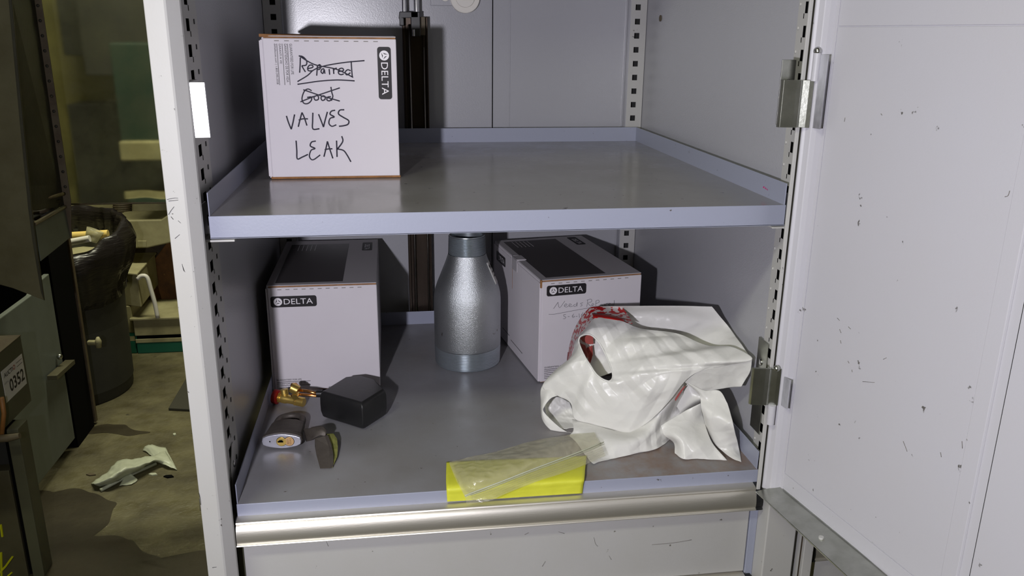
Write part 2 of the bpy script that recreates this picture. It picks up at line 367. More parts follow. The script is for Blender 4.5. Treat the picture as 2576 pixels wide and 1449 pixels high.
def rrect(O, U, V, W, w, h, r, th, n=5):
    O, U, V, W = map(Vector, (O, U, V, W)); pts = []
    for cx, cy, a0 in ((w - r, h - r, 0), (r, h - r, 90), (r, r, 180), (w - r, r, 270)):
        for k in range(n + 1): a = math.radians(a0 + 90 * k / n); pts.append(O + U * (cx + r * math.cos(a)) + V * (cy + r * math.sin(a)))
    return MB().prism(pts, W * th)
def strokes(lines, f, r, name, m, parent, n=6, smoothn=4):
    mb = MB()
    for ln in lines:
        P = [f(*q) for q in ln]
        if len(P) > 2: P = [cr(P, k / (smoothn * (len(P) - 1))) for k in range(smoothn * (len(P) - 1) + 1)]
        mb.tube(P, r, n)
    return mb.build(name, m, parent, smooth=True)

# ================================================================== the shop around the cabinet
FL = -0.90
struct(MB().box(-3.2, 2.4, -3.0, 3.9, FL - .05, FL).build('floor', 'concrete'))
struct(MB().box(-3.2, 2.4, -3.0, 3.9, 1.95, 2.0).build('ceiling', 'ceil'))
struct(MB().box(-3.2, 2.4, 3.9, 3.95, FL, 1.95).build('wall_back', 'wall'))
struct(MB().box(-3.2, 2.4, -3.05, -3.0, FL, 1.95).build('wall_front', 'wall'))
struct(MB().box(-3.25, -3.2, -3.0, 3.9, FL, 1.95).build('wall_left', 'wall'))
struct(MB().box(2.4, 2.45, -3.0, 3.9, FL, 1.95).build('wall_right', 'wall'))

# ================================================================== CABINET
W = 0.34; D = 0.6417; HU = 0.3621; ZT = 1.0; BY = 0.685; SX = 0.3545
cab = thing('storage_cabinet', 'large pale grey steel storage cabinet with its right door standing open', 'cabinet', (0, .33, FL))
# back: two sheets with folded seams
for nm, x0, x1 in (('a', -SX - .012, .0595), ('b', .0625, SX + .014)):
    mb = MB().box(x0, x1, BY, BY + .002, -.03, ZT)
    mb.build('back_panel', 'panel', cab)
sm = MB()
sm.box(.0575, .0605, BY - .0015, BY, -.03, ZT); sm.box(.093, .0955, BY - .0012, BY, -.03, ZT); sm.box(.318, .3195, BY - .0012, BY, -.03, ZT)
sm.build('back_panel_fold', 'panel', cab, bevel=.0005)
MB().box(-SX - .03, SX + .03, BY + .004, BY + .01, -.15, ZT).build('back_skin', 'black', cab)
# sides
for s in (-1, 1):
    x0 = s * (SX + .0005); MB().box(x0, x0 + s * .002, .0, BY, -.03, ZT).build('side_panel', 'side', cab)
    MB().box(s * .398 if s > 0 else -.3725, s * .4 if s > 0 else -.3745, -.03, BY + .01, FL, ZT).build('outer_side', 'frame', cab)
MB().box(-.3745, .4, -.035, BY + .012, ZT, ZT + .02).build('top', 'frame', cab)
# rear perforated posts (square holes facing the front)
zs = []; pit = .02580; z = .6105 - 24 * pit; js = set(); us = [0, .0085, .0185, .031]
vs = [-.03]
k = 0
while z < ZT - .03:
    vs += [z - .0052, z + .0052]; js.add(len(vs) - 2); z += pit
vs.append(ZT)
holes = {(1, j) for j in js}
for s in (-1, 1):
    x = s * (SX - .0315)
    grid_plate((x, BY - .022, 0), (s, 0, 0), (0, 0, 1), (0, 1, 0), us, vs, holes, .0015).build('rear_post', 'frame', cab)
    MB().box(s * (SX - .0315), s * (SX - .033), BY - .022, BY, -.03, ZT).build('rear_post_flange', 'panel', cab)
    MB().box(s * (SX - .0295), s * SX, BY - .008, BY - .007, -.03, ZT).build('rear_post_shade_sheet', 'slate', cab)  # dark sheet behind the holes, coloured for the shade inside the post
# front perforated posts (L slots facing inward)
pit = .02715; vs = [-.03]; z = .5655 - 21 * pit; hl = set()
yy = [0, .018, .034, .0385, .046, .052, .056, .074]      # slot columns: tail column, wide column, dot column
k = 0
while z < ZT - .03:
    vs += [z - .0125, z - .0066, z + .0066]
    n = len(vs)
    hl |= {(1, n - 2), (2, n - 3)}
    z += pit
vs.append(ZT); vs = sorted(vs)
FRONTY = .016
for s, dep in ((-1, .070), (1, .052)):
    FO = 0 if s < 0 else .044
    yl = yy if s < 0 else [0, .042, .0535, .0565, .0595, .0615, .0645, .069]
    grid_plate((s * .3505, FRONTY - FO, 0), (0, 1, 0), (0, 0, 1), (s, 0, 0), yl, vs, hl, .0005).build('front_post_strip', 'frame', cab)
    y0 = FRONTY - FO
    MB().box(s * .3535, s * .3545, y0, y0 + yl[-1], -.03, ZT).build('front_post_shade_sheet', 'black', cab)  # black sheet standing for the shade in the channel behind the slots
    z = .5655 - 21 * pit; d0 = None
    while z < .64:
        if d0 is None or z < -.02: zz0 = z
        yc = y0 + (yl[5] + yl[6]) / 2 + .003
        if z > -.02:
            if d0 is None:
                z0d = z; d0 = (MB().box(s * .3498, s * .3506, yc - .0017, yc + .0017, z + .001, z + .0065) if s < 0 else MB().sphere((s * .350, yc - .001, z + .004), .0022, 6, (.5, 1, 1))).build('post_dimple', 'slate' if s < 0 else 'frame', cab, smooth=(s > 0))
            else:
                d1 = link(d0.copy()); d1.parent = cab; d1.location = (0, 0, z - z0d); WL[d1.name] = WL[cab.name]
        z += pit
# front left frame
prof = [(-.3730, -.040), (-.3535, -.0415), (-.3515, -.0405), (-.3415, -.0275), (-.3405, -.0235), (-.3425, -.020), (-.3465, -.019), (-.3465, -.004), (-.3505, -.004), (-.3505, .016), (-.3545, .016), (-.3730, .016)]
MB().extrude_z(prof, FL + .04, ZT).build('front_frame', 'frame', cab, bevel=.0012, seg=3)
MB().extrude_z([(-.3475, -.018), (-.3435, -.0185), (-.3435, -.012), (-.3475, -.006)], FL + .04, ZT).build('door_seal', 'tan', cab)
# front right frame and flange
MB().box(.3262, .3308, -.0325, -.0295, -.012, ZT).build('frame_flange', 'frame', cab, bevel=.0006)
MB().box(.3308, .3340, -.0300, -.0285, -.012, ZT).build('door_seal', 'hooddark', cab)
MB().box(.3530, .398, -.012, .0, -.03, ZT).build('front_frame', 'frame', cab)
MB().box(.3455, .3885, -.034, .02, FL + .04, -.028).build('front_frame', 'frame', cab, bevel=.0015)
MB().box(-.373, .398, .0, BY, FL + .02, FL + .04).build('bottom', 'frame', cab)

def tray(name, z, x0, x1, y0, mtop, drop, label):
    s = MB().box(x0, x1, y0, D, z - .0012, z).build(name, mtop, cab); s['label'] = label
    MB().box(x0, x1, y0 - .0014, y0, z - drop, z + .0004).build('front_edge', 'shelf', s, bevel=.0006)
    MB().box(x0, x1, y0 - .0014, y0 + .012, z - drop, z - drop + .0012).build('front_hem', 'shelf', s)
    for x, sg in ((x0, -1), (x1, 1)):
        MB().prism([(x, y0 + .002, z - drop * .8), (x, D, z - drop * .8), (x, D, z + .0265), (x, y0 + .001, z + .0265)], (-sg * .0014, 0, 0)).build('side_lip', 'shelf', s, bevel=.0004)
    MB().box(x0, x1, D, D + .0014, z - drop * .8, z + .0265).build('rear_lip', 'shelf', s, bevel=.0004)
    return s
up = tray('shelf', HU, -W, W, 0, 'shelf_top', .0252, 'upper grey tray shelf carrying the boxed item marked with black marker')
lo = tray('shelf', 0, -W, W, -.002, 'shelf_low', .0252, 'lower grey tray shelf carrying the bag, lock, fitting and two boxes')
# clips that carry the upper shelf
for s in (-1, 1):
    cb = MB().box(s * .349, s * (.3135 if s < 0 else .324), -.004, .03, HU - .0285, HU - .0262).box(s * .349, s * .3475, -.004, .03, HU - .0285, HU + .012)
    cb.build('shelf_clip', 'frame', cab, bevel=.0005)
# bracket tabs with screws
for s, u, v in ((-1, 592, 1166), (1, 1910, 911)):
    c = at(u, v, X=s * .3465)
    if s < 0: pl = MB().prism([(-.3485, c.y - .016, c.z - .07), (-.3485, c.y + .010, c.z - .012), (-.3485, c.y + .010, c.z + .026), (-.3485, c.y + .002, c.z + .026), (-.3485, c.y - .016, c.z + .0)], (-.0015, 0, 0)).build('catch_bracket', 'frame', cab, bevel=.0004)
    else: pl = MB().box(.3485, .350, c.y - .017, c.y + .013, c.z - .10, c.z + .032).build('catch_bracket', 'steel', cab, bevel=.0004)
    MB().sphere((s * .3478, c.y, c.z), .0046, 8, (.35, 1, 1)).build('screw', 'screw', cab, smooth=True)

# bright strike plate on the left post
a = at(478, 205, Y=-.018); b = at(531, 347, Y=-.018)
sp = MB().hexa([(-.3410, -.0225, .4510), (-.3250, -.0212, .4510), (-.3252, -.0196, .4510), (-.3410, -.0205, .4510),
                (-.3412, -.0242, .5085), (-.3256, -.0230, .5085), (-.3256, -.0214, .5085), (-.3412, -.0222, .5085)]).build('strike_plate', 'plate', cab, bevel=.0006)
sp['label'] = 'shiny bright strike plate'
MB().box(-.3475, -.341, -.022, .02, .4515, .5090).build('strike_bracket', 'frame', sp, bevel=.0005)

# lift rail at the back, dark steel
rl = MB().box(-.1085, -.0620, BY - .0225, BY - .0205, -.15, .588)
rail = rl.build('lift_rail', 'darkmetal', cab, bevel=.0008); rail['label'] = 'dark oily vertical rail behind the shelves'
for x0, x1, y in ((-.1085, -.103, .026), (-.0985, -.0935, .029), (-.0715, -.0675, .026), (-.0655, -.0620, .029)):
    MB().box(x0, x1, BY - y - .002, BY - .0225, -.15, .574 if x0 < -.09 else .588).build('rail_ridge', 'darkmetal', rail, bevel=.001)
MB().cyl((-.0955, BY - .033, -.15), (-.0955, BY - .033, .575), .0016, 8).build('rail_rod', 'railhi', rail, smooth=True)
MB().cyl((-.0700, BY - .031, -.15), (-.0700, BY - .031, .535), .0012, 8).build('rail_rod', 'railhi', rail, smooth=True)
hb = MB().box(-.1130, -.0790, BY - .045, BY - .0205, .5860, .5965).box(-.1130, -.1050, BY - .045, BY - .0205, .5720, .5860).box(-.0930, -.0760, BY - .045, BY - .0205, .5540, .5965)
hb.build('rail_head', 'blackcap', rail, bevel=.0012)
MB().cyl((-.0885, BY - .047, .5545), (-.0885, BY - .047, .5660), .0024, 10).build('head_pin', 'chrome', rail, smooth='auto')
MB().cyl((-.1040, BY - .034, .5965), (-.1040, BY - .034, ZT), .0042, 14).build('lift_rod', 'chrome', rail, smooth='auto')
MB().cyl((-.0820, BY - .034, .5965), (-.0820, BY - .034, ZT), .0052, 14).build('lift_rod', 'chrome', rail, smooth='auto')
MB().box(-.0760, -.0665, BY - .032, BY - .0225, .5560, .5880).build('worn_block', 'tan', rail, bevel=.0006)
# round cable keeper on the back
c = at(1170, -6, Y=BY - .012)
kp = MB().cyl((c.x, BY, c.z), (c.x, BY - .012, c.z), .0275, 40).build('cable_keeper', 'ivory', cab, bevel=.0015); kp['label'] = 'round white cable keeper on the back panel'
MB().cyl((c.x, BY - .012, c.z), (c.x, BY - .0155, c.z), .0175, 32).build('keeper_hub', 'ivory', kp, bevel=.001)
MB().cyl((c.x - .003, BY - .0155, c.z + .002), (c.x - .003, BY - .018, c.z + .002), .006, 20).build('hub_screw', 'screw', kp, bevel=.0006)
q = at(1083, 14, Y=BY)
MB().extrude_z([(q.x, BY), (q.x, BY - .003), (c.x - .01, BY - .003), (c.x - .01, BY)], q.z, q.z + .05).build('keeper_base', 'panel', kp, bevel=.001)
MB().cyl((q.x + .027, BY, q.z + .016), (q.x + .027, BY - .006, q.z + .016), .0085, 24).build('base_boss', 'ivory', kp, bevel=.0008)
# fixing screw on the right wall
c = at(1662, 46, X=SX)
MB().cyl((SX, c.y, c.z), (SX - .0015, c.y, c.z), .0055, 16).build('wall_rivet', 'tan', cab)

# ---------------- drawers
def handle_profile(z): return [(.0045, z + .0004), (-.0125, z - .0022), (-.0152, z - .0034), (-.0160, z - .0050), (-.0154, z - .0062), (-.0146, z - .0068), (-.0160, z - .0078), (-.0185, z - .0125), (-.0200, z - .0180), (-.0206, z - .0235), (-.0202, z - .0285), (-.0194, z - .0308), (-.0212, z - .0318), (-.0218, z - .0328), (-.0212, z - .0338), (-.0195, z - .0341), (-.0050, z - .0341), (-.0050, z - .0040), (.0045, z - .0030)]
def rotp(x, y, z): return (x, y, z - (x + .34) * .0030)
def extr(prof, x0, x1, f): 
    mb = MB(); n = len(prof); vs = [f(x0, y, z) for y, z in prof] + [f(x1, y, z) for y, z in prof]
    return mb.add(vs, [tuple(range(n))[::-1], tuple(range(n, 2 * n))] + [(i, (i + 1) % n, n + (i + 1) % n, n + i) for i in range(n)])
for i, z in enumerate((-.0149, -.1575, -.3000, -.4425, -.5850)):
    zb = z - .0341; zn = z - .1426
    dr = extr([(-.0045, zb + .004), (-.0045, zn + .002), (.3, zn + .002), (.3, zb + .004)], -.3365, .3335, rotp).build('drawer', 'drawer', cab, bevel=.0012)
    if i == 0: dr['label'] = 'pale grey drawer right under the lower shelf'
    h = extr(handle_profile(z), -.3405, .3335, rotp).build('drawer_handle', 'alu', dr, smooth='auto', ang=28); h['label'] = 'full-width aluminium handle strip'
    for x0, x1 in ((.3335, .3425), (-.3425, -.3405)):
        extr(handle_profile(z), x0, x1, rotp).build('handle_end_cap', 'blackcap', dr, bevel=.0008)
MB().box(.3345, .3455, -.006, .3, FL + .04, -.03).build('drawer_runner', 'shelf', cab, bevel=.001)
MB().box(-.3465, -.3385, .004, .3, FL + .04, -.03).build('drawer_runner', 'greygreen', cab, bevel=.001)

# ---------------- open door
DV = Vector((.1648, -.9863, 0)); DN = Vector((-.9863, -.1648, 0)); ZV = Vector((0, 0, 1)); DO = Vector((.3540, -.0491, 0))   # inner sheet plane
door = MB().obox(DO, DV, ZV, DN, -.012, .70, -.006, ZT - .02, -.028, -.0004).build('door', 'door', cab, bevel=.001); door['label'] = 'open right-hand door, pale grey, seen from its inner side'
def dq(u, v, off=.0): 
    p = atp(u, v, DO + DN * off, DN) - DO; return p.dot(DV), p.z
# recessed groove lines between inner sheets: build inner sheets as separate plates with gaps
zt = at(2130, 67, X=.3563).z; zb = .0203; g = .0007
MB().obox(DO, DV, ZV, DN, g, .62, zb + g, zt - g, -.0005, .0008).build('inner_sheet', 'door', door, bevel=.0004)
MB().obox(DO, DV, ZV, DN, g, .62, zt + g, ZT - .03, -.0005, .0008).build('inner_sheet', 'door', door, bevel=.0004)
MB().obox(DO, DV, ZV, DN, -.012, .62, .0005, zb - g, -.0005, .0008).build('inner_sheet', 'door', door, bevel=.0004)
MB().obox(DO, DV, ZV, DN, -.0160, -g, -.004, ZT - .03, -.0005, .0010).build('inner_sheet', 'door', door, bevel=.0004)
# stiffener channel (hat section)
a0 = dq(2576, 400)[0]; 
a1 = dq(2370, 1449)[0]; c0 = dq(2415, 1449)[0]; e0 = dq(2440, 1449)[0]
s0, s1 = a1, c0
MB().add([DO + DV * x + ZV * z + DN * n for z in (.021, zt) for x, n in ((s0, .0008), (s0 + .0012, .0035), (s1 - .0012, .0035), (s1, .0008))],
         [(0, 1, 5, 4), (1, 2, 6, 5), (2, 3, 7, 6), (3, 0, 4, 7), (0, 3, 2, 1), (4, 5, 6, 7)]).build('stiffener', 'door', door, bevel=.0006)
MB().obox(DO, DV, ZV, DN, e0, e0 + .0006, .021, zt, .0006, .0010).build('sheet_seam', 'slate', door)
# hinge-side return: rounded edge facing the flange
pts = []
for z in (-.010, ZT - .03): pts.append(z)
ret = MB()
HX = [(.3335, -.0330), (.3365, -.0350), (.3385, -.0395), (.3395, -.0420), (.3455, -.0435), (.3520, -.0440)]
R2 = [(x, y) for x, y in HX] + [(.3600, -.040), (.3600, -.030), (.3335, -.030)]
ret.extrude_z(R2, -.010, ZT - .03).build('hinge_stile', 'door', door, bevel=.0012, seg=3)
# bottom flange ledge
A = at(1900, 1235, Z=-.008); B = at(2130, 1449, Z=-.008); dd = (B - A).normalized()
L0 = A; L1 = A + dd * .62
off = Vector((.034, 0, 0))
MB().hexa([L0 + Vector((0, 0, -.002)), L1 + Vector((0, 0, -.002)), L1 + off + Vector((0, 0, .004)), L0 + off + Vector((.006, .0, .004)), L0, L1, L1 + off + Vector((0, 0, .006)), L0 + off + Vector((.006, 0, .006))]).build('bottom_flange', 'steel', door, bevel=.0008)
q = at(2066, 1351, Z=-.004); MB().cyl((q.x, q.y, -.006), (q.x, q.y, -.0035), .003, 12).build('flange_rivet', 'frame', door)
# hinges
def hinge(zc, h, pin_top, up):
    hg = MB().extrude_z([(.3030, -.032), (.3045, -.0345), (.3185, -.0375), (.3240, -.0385), (.3270, -.0365), (.3270, -.0300), (.3245, -.0300), (.3230, -.0350), (.3050, -.0310), (.3040, -.0290), (.3025, -.0300)], zc - h / 2, zc + h / 2)
    g = hg.build('hinge', 'steel', cab, bevel=.0005); g['label'] = 'plated steel hinge of the open door, ' + ('upper' if up else 'lower') + ' one'
    MB().extrude_z([(.3265, -.0365), (.3330, -.0395), (.3375, -.0410), (.3378, -.0395), (.3330, -.0375), (.3265, -.0345)], zc - h / 2, zc + h / 2).build('hinge_leaf', 'steel', g, bevel=.0004)
    return g
h1 = hinge(.4865, .0530, 0, True); h2 = hinge(.1375, .050, 0, False)
p = at(2054, 160, Y=-.040)
MB().cyl((p.x, -.040, .512), (p.x, -.040, .5440), .0045, 14).build('hinge_barrel', 'door', h1, smooth='auto')
MB().sphere((p.x, -.040, .5445), .0050, 8).build('hinge_pin', 'screw', h1, smooth=True)
p = at(1937, 1070, Y=-.040)
MB().cyl((p.x, -.040, .0870), (p.x, -.040, .1130), .0048, 14).build('hinge_barrel', 'door', h2, smooth='auto')
p = at(1953, 945, Y=-.040)
MB().sphere((p.x, -.039, .1628), .0042, 8).build('hinge_pin', 'steel', h2, smooth=True)
a = at(1974, 150, Y=-.015); b = at(2020, 300, Y=-.015)
MB().box(a.x - .003, .3262, -.016, -.0145, b.z - .006, a.z).build('hinge_mount', 'steel', h1, bevel=.0004)
for uu, vv in ((1984, 205), (1978, 262)): 
    s_ = at(uu, vv, Y=-.017); MB().sphere((s_.x, -.0165, s_.z), .003, 6, (1, .5, 1)).build('mount_screw', 'screw', h1, smooth=True)
# door-side leaf plates, dirty
for z0, z1, g_ in ((.460, .541, h1), (.1140, .1530, h2)):
    MB().obox((.3420, -.0450, 0), DV, ZV, DN, -.002, .0105, z0, z1, -.0005, .0012).build('door_leaf', 'leafpaint', g_, bevel=.0004)

# ================================================================== neighbour cabinet on the right
nb = thing('drawer_cabinet', 'neighbouring grey drawer cabinet glimpsed under the open door', 'cabinet', (.75, .3, FL))
MB().box(.4015, .4045, -.026, .6, FL, ZT).build('side_panel', 'tan', nb)
MB().box(.4045, .4185, -.032, .6, FL, ZT).build('front_frame', 'frame', nb, bevel=.001)
MB().box(.4185, 1.15, -.004, .6, FL, -.07).build('carcass', 'slate', nb)
for z in (-.1060, -.2486, -.3912, -.5338):
    d_ = MB().box(.4275, 1.1, -.012, .3, z - .1426 + .002, z - .0341 + .001).build('drawer', 'drawer', nb, bevel=.001)
    hh = MB().extrude_x(handle_profile(z), .4295, 1.1).build('drawer_handle', 'alu', d_, smooth='auto', ang=28)
    MB().extrude_x([(y - .001, zz) for y, zz in handle_profile(z)], .4245, .4295).build('handle_end_cap', 'blackcap', d_, bevel=.001)
MB().box(.4275, 1.1, -.012, .3, -.104, -.060).build('drawer', 'drawer', nb, bevel=.001)

# ================================================================== PRODUCT BOXES
def carton(O, ang, w_, d_, h_, kind, label):
    """O: front-left-bottom corner, ang: heading. kind 'side': lies on its side with the print turned, 'up': print upright"""
    U = Vector((math.cos(ang), math.sin(ang), 0)); V = Vector((-math.sin(ang), math.cos(ang), 0)); Z = Vector((0, 0, 1)); O = Vector(O)
    t = thing('cardboard_box', label, 'box', tuple(O + U * w_ / 2 + V * d_ / 2), 'white cardboard valve boxes')
    B = lambda name, m, u0, u1, v0, v1, z0, z1, bevel=.0012, par=t: MB().obox(O, U, V, Z, u0, u1, v0, v1, z0, z1).build(name, m, par, bevel=bevel, seg=3)
    B('box_body', 'white', .0012, w_ - .0008, .0022, d_, .0012, h_ - .0022)
    B('kraft_core', 'kraft', .0040, w_ - .0012, .0012, d_ - .001, .0003, h_ - .0012, .0004)
    B('front_panel', 'white', .0028, w_ - .0004, -.0006, .003, .0028 if kind == 'side' else .0015, h_ - .0034, .0014)
    B('side_panel', 'white', -.0006, .0022, .0018, d_ - .002, .002, h_ - .0055, .0006)
    B('top_panel', 'shaded_cardtop', .0012, w_ - .0008, .0012, d_ - .002, h_ - .0016, h_, .0005)
    # perforation dashes under the top edge
    n = 11
    for k in range(n):
        a_ = .018 + k * (w_ - .036) / n
        MB().obox(O, U, V, Z, a_, a_ + .0062, -.0009, -.0003, h_ - .0072, h_ - .0062).build('perforation', 'scuff', t)
    return t, O, U, V, Z

def maker_label(t, O, U, V, N, w_, h_, short=False):
    lp = rrect(O, U, V, N, w_, h_, h_ * .2, .0004).build('logo_plate', 'print', t)
    U, V, N, O = map(Vector, (U, V, N, O)); r = h_ * .36; c = O + U * (h_ * .62) + V * (h_ * .5) + N * .0004
    pts = [c + U * r * math.cos(2 * math.pi * k / 28) + V * r * math.sin(2 * math.pi * k / 28) for k in range(28)]
    MB().prism(pts, N * .0002).build('logo_disc', 'letter', lp)
    tri = MB()
    for k in range(3):
        a0 = math.pi / 2 + 2 * math.pi * k / 3 + .25; p = [c + N * .0003 + U * r * q * math.cos(a0 + da) + V * r * q * math.sin(a0 + da) for q, da in ((.82, 0), (.25, .9), (.62, 1.75))]
        tri.prism(p, N * .0002)
    o = tri.build('logo_triangle', 'print', lp); o['kind'] = 'stuff'
    loft_text('DELTA', 'letter', lp, 'logo_lettering', O + U * (h_ * 1.12) + V * h_ * .26, U, V, w_ - h_ * 1.45, h_ * .50, N, th=.0007)
    return lp
def text_lines(t, O, U, V, N, w_, rows, lh, th_, m='print', rules=True):
    U, V, N, O = map(Vector, (U, V, N, O))
    for i, (s, fw) in enumerate(rows):
        loft_text(s, m, t, 'printed_line', O + V * (-lh * i), U, V, w_ * fw, th_, N, th=.0005)
        if rules and i < len(rows) - 1:
            MB().obox(O + V * (-lh * i - lh * .36), U, V, N, 0, w_, -.0003, .0003, .0, .0004).build('printed_rule', 'print', t)
ROWS = [('GUARANTEED FOR LIFE', .74), ('GARANTIZADAO DE POR VIDA', .93), ('GARANTI À VIE', .48), ('deltafaucet.com | 1.800.345.3358', .98)]

# ---- box on the upper shelf (on its side, print turned)
yb = .2445
t1, O1, U1, V1, Z1 = carton((-.3040, yb, HU), 0, .1795, .30, .1925, 'side', 'white box on the upper shelf with VALVES LEAK written in black marker')
N1 = Vector((0, -1, 0)); P1 = Vector((0, yb - .0009, 0))
z4 = lambda x, y: atp(600 + x / 3.22, 50 + y / 3.22, P1, N1)
a = z4(1118, 218); b = z4(1240, 640)
maker_label(t1, (a.x + .0006, yb - .0006, a.z), (0, 0, -1), (1, 0, 0), N1, a.z - b.z + .0005, (z4(1228, 300) - z4(1118, 300)).x, True)
top = z4(420, 193).z; x_ = z4(412, 200).x; w_ = top - z4(420, 528).z
text_lines(t1, (x_, yb - .0006, top), (0, 0, -1), (1, 0, 0), N1, w_, ROWS, (z4(400, 300).x - z4(357, 300).x), .0034)
MARK = [
 # Repaired, struck out
 [(500, 305), (499, 360), (495, 428)], [(488, 292), (520, 298), (550, 330), (548, 365), (512, 372)], [(512, 372), (525, 395), (542, 422)],
 [(562, 395), (600, 385), (598, 368), (575, 368), (560, 390), (568, 412), (602, 412)], [(638, 376), (636, 412), (633, 452)], [(636, 380), (655, 362), (668, 378), (656, 400), (638, 402)],
 [(694, 396), (676, 400), (668, 420), (684, 434), (694, 402), (700, 436)], [(734, 398), (738, 444)], [(733, 384), (734, 386)],
 [(768, 395), (772, 438)], [(770, 410), (780, 396), (795, 390)], [(808, 420), (850, 410), (840, 392), (814, 400), (810, 432), (830, 444), (852, 438)],
 [(908, 412), (884, 404), (864, 424), (878, 446), (906, 428)], [(912, 333), (916, 400), (922, 466)],
 [(490, 290), (560, 335), (635, 368), (780, 396), (860, 430), (928, 466)], [(478, 500), (560, 450), (610, 405), (700, 372), (860, 345), (1020, 330)],
 [(478, 522), (560, 510), (660, 496), (800, 487), (940, 494)],
 # Good, struck out
 [(592, 574), (562, 560), (532, 580), (514, 636), (528, 674), (560, 678), (588, 655), (590, 625), (556, 628)], [(588, 626), (606, 622)],
 [(632, 612), (612, 628), (622, 650), (646, 644), (646, 620), (632, 612)], [(686, 614), (668, 630), (678, 652), (700, 644), (700, 622), (686, 614)],
 [(748, 622), (722, 626), (716, 648), (738, 656), (756, 636)], [(748, 543), (756, 590), (764, 620), (752, 655)],
 [(525, 566), (600, 592), (660, 612), (820, 658)], [(502, 664), (600, 625), (680, 598), (820, 551)],
 # VALVES
 [(388, 778), (404, 830), (427, 886)], [(427, 886), (440, 835), (454, 766)], [(484, 866), (500, 800), (514, 750)], [(514, 750), (532, 790), (554, 856)], [(488, 812), (520, 802), (562, 802)],
 [(602, 752), (600, 820), (603, 884), (655, 882)], [(648, 764), (668, 815), (688, 868)], [(688, 868), (702, 810), (720, 745)],
 [(782, 732), (752, 740), (742, 765), (776, 786), (742, 798), (732, 838), (756, 862), (792, 850)], [(856, 728), (820, 732), (810, 762), (850, 790), (892, 816), (886, 846), (848, 858), (814, 862)],
 # LEAK
 [(466, 978), (472, 1060), (476, 1126), (515, 1112), (562, 1090)], [(626, 982), (592, 990), (582, 1022), (620, 1042), (588, 1056), (574, 1105), (602, 1134), (662, 1094)],
 [(692, 1108), (706, 1050), (720, 984)], [(720, 984), (740, 1050), (764, 1122)], [(698, 1052), (726, 1046), (760, 1044)], [(794, 978), (796, 1045), (798, 1110)],
 [(836, 942), (844, 985), (802, 1046)], [(802, 1046), (850, 1058), (880, 1096), (910, 1150)]]
hw = strokes(MARK[:17], z4, .00085, 'marker_word', 'ink', t1); hw['label'] = 'crossed-out word Repaired in black marker'
hw = strokes(MARK[17:25], z4, .00085, 'marker_word', 'ink', t1); hw['label'] = 'crossed-out word Good in black marker'
hw = strokes(MARK[25:35], z4, .00095, 'marker_word', 'ink', t1); hw['label'] = 'word VALVES in black marker'
hw = strokes(MARK[35:], z4, .00095, 'marker_word', 'ink', t1); hw['label'] = 'word LEAK in black marker'
for o_ in t1.children:
    if o_.name.startswith('marker_word'): o_['kind'] = 'stuff'
# raised kraft lid edge above the front panel, and crushed base edge
MB().hexa([(-.3055, yb + .001, HU + .1905), (-.1255, yb + .004, HU + .1870), (-.1255, yb + .29, HU + .1885), (-.3055, yb + .29, HU + .1905), (-.3055, yb + .001, HU + .1945), (-.1255, yb + .004, HU + .1902), (-.1255, yb + .29, HU + .1925), (-.3055, yb + .29, HU + .1945)]).build('lid_flap', 'kraft', t1, bevel=.0006)
MB().box(-.3030, -.1240, yb - .0008, yb + .004, HU + .0003, HU + .0036).build('base_flap', 'kraft', t1, bevel=.001)
MB().box(-.3062, -.3040, yb + .0015, yb + .29, HU + .004, HU + .186).build('outer_flap', 'white', t1, bevel=.0006)

# ---- left box on the lower shelf
y2 = .3365
t2, O2, U2, V2, Z2 = carton((-.3374, y2, .0006), 0, .1719, .295, .1795, 'up', 'white box at the left back of the lower shelf, front unmarked by pen')
N2 = Vector((0, -1, 0)); P2 = Vector((0, y2 - .0009, 0)); a = atp(676, 774, P2, N2); b = atp(790, 742, P2, N2)
maker_label(t2, (a.x + .0035, y2 - .0006, (a.z + b.z) / 2 - .0093), (1, 0, 0), (0, 0, 1), N2, b.x - a.x, .0180)
a = atp(696, 957, P2, N2); b = atp(781, 957, P2, N2)
text_lines(t2, (a.x, y2 - .0006, a.z - .0010), (1, 0, 0), (0, 0, 1), N2, b.x - a.x, ROWS[:3], .0066, .0026)
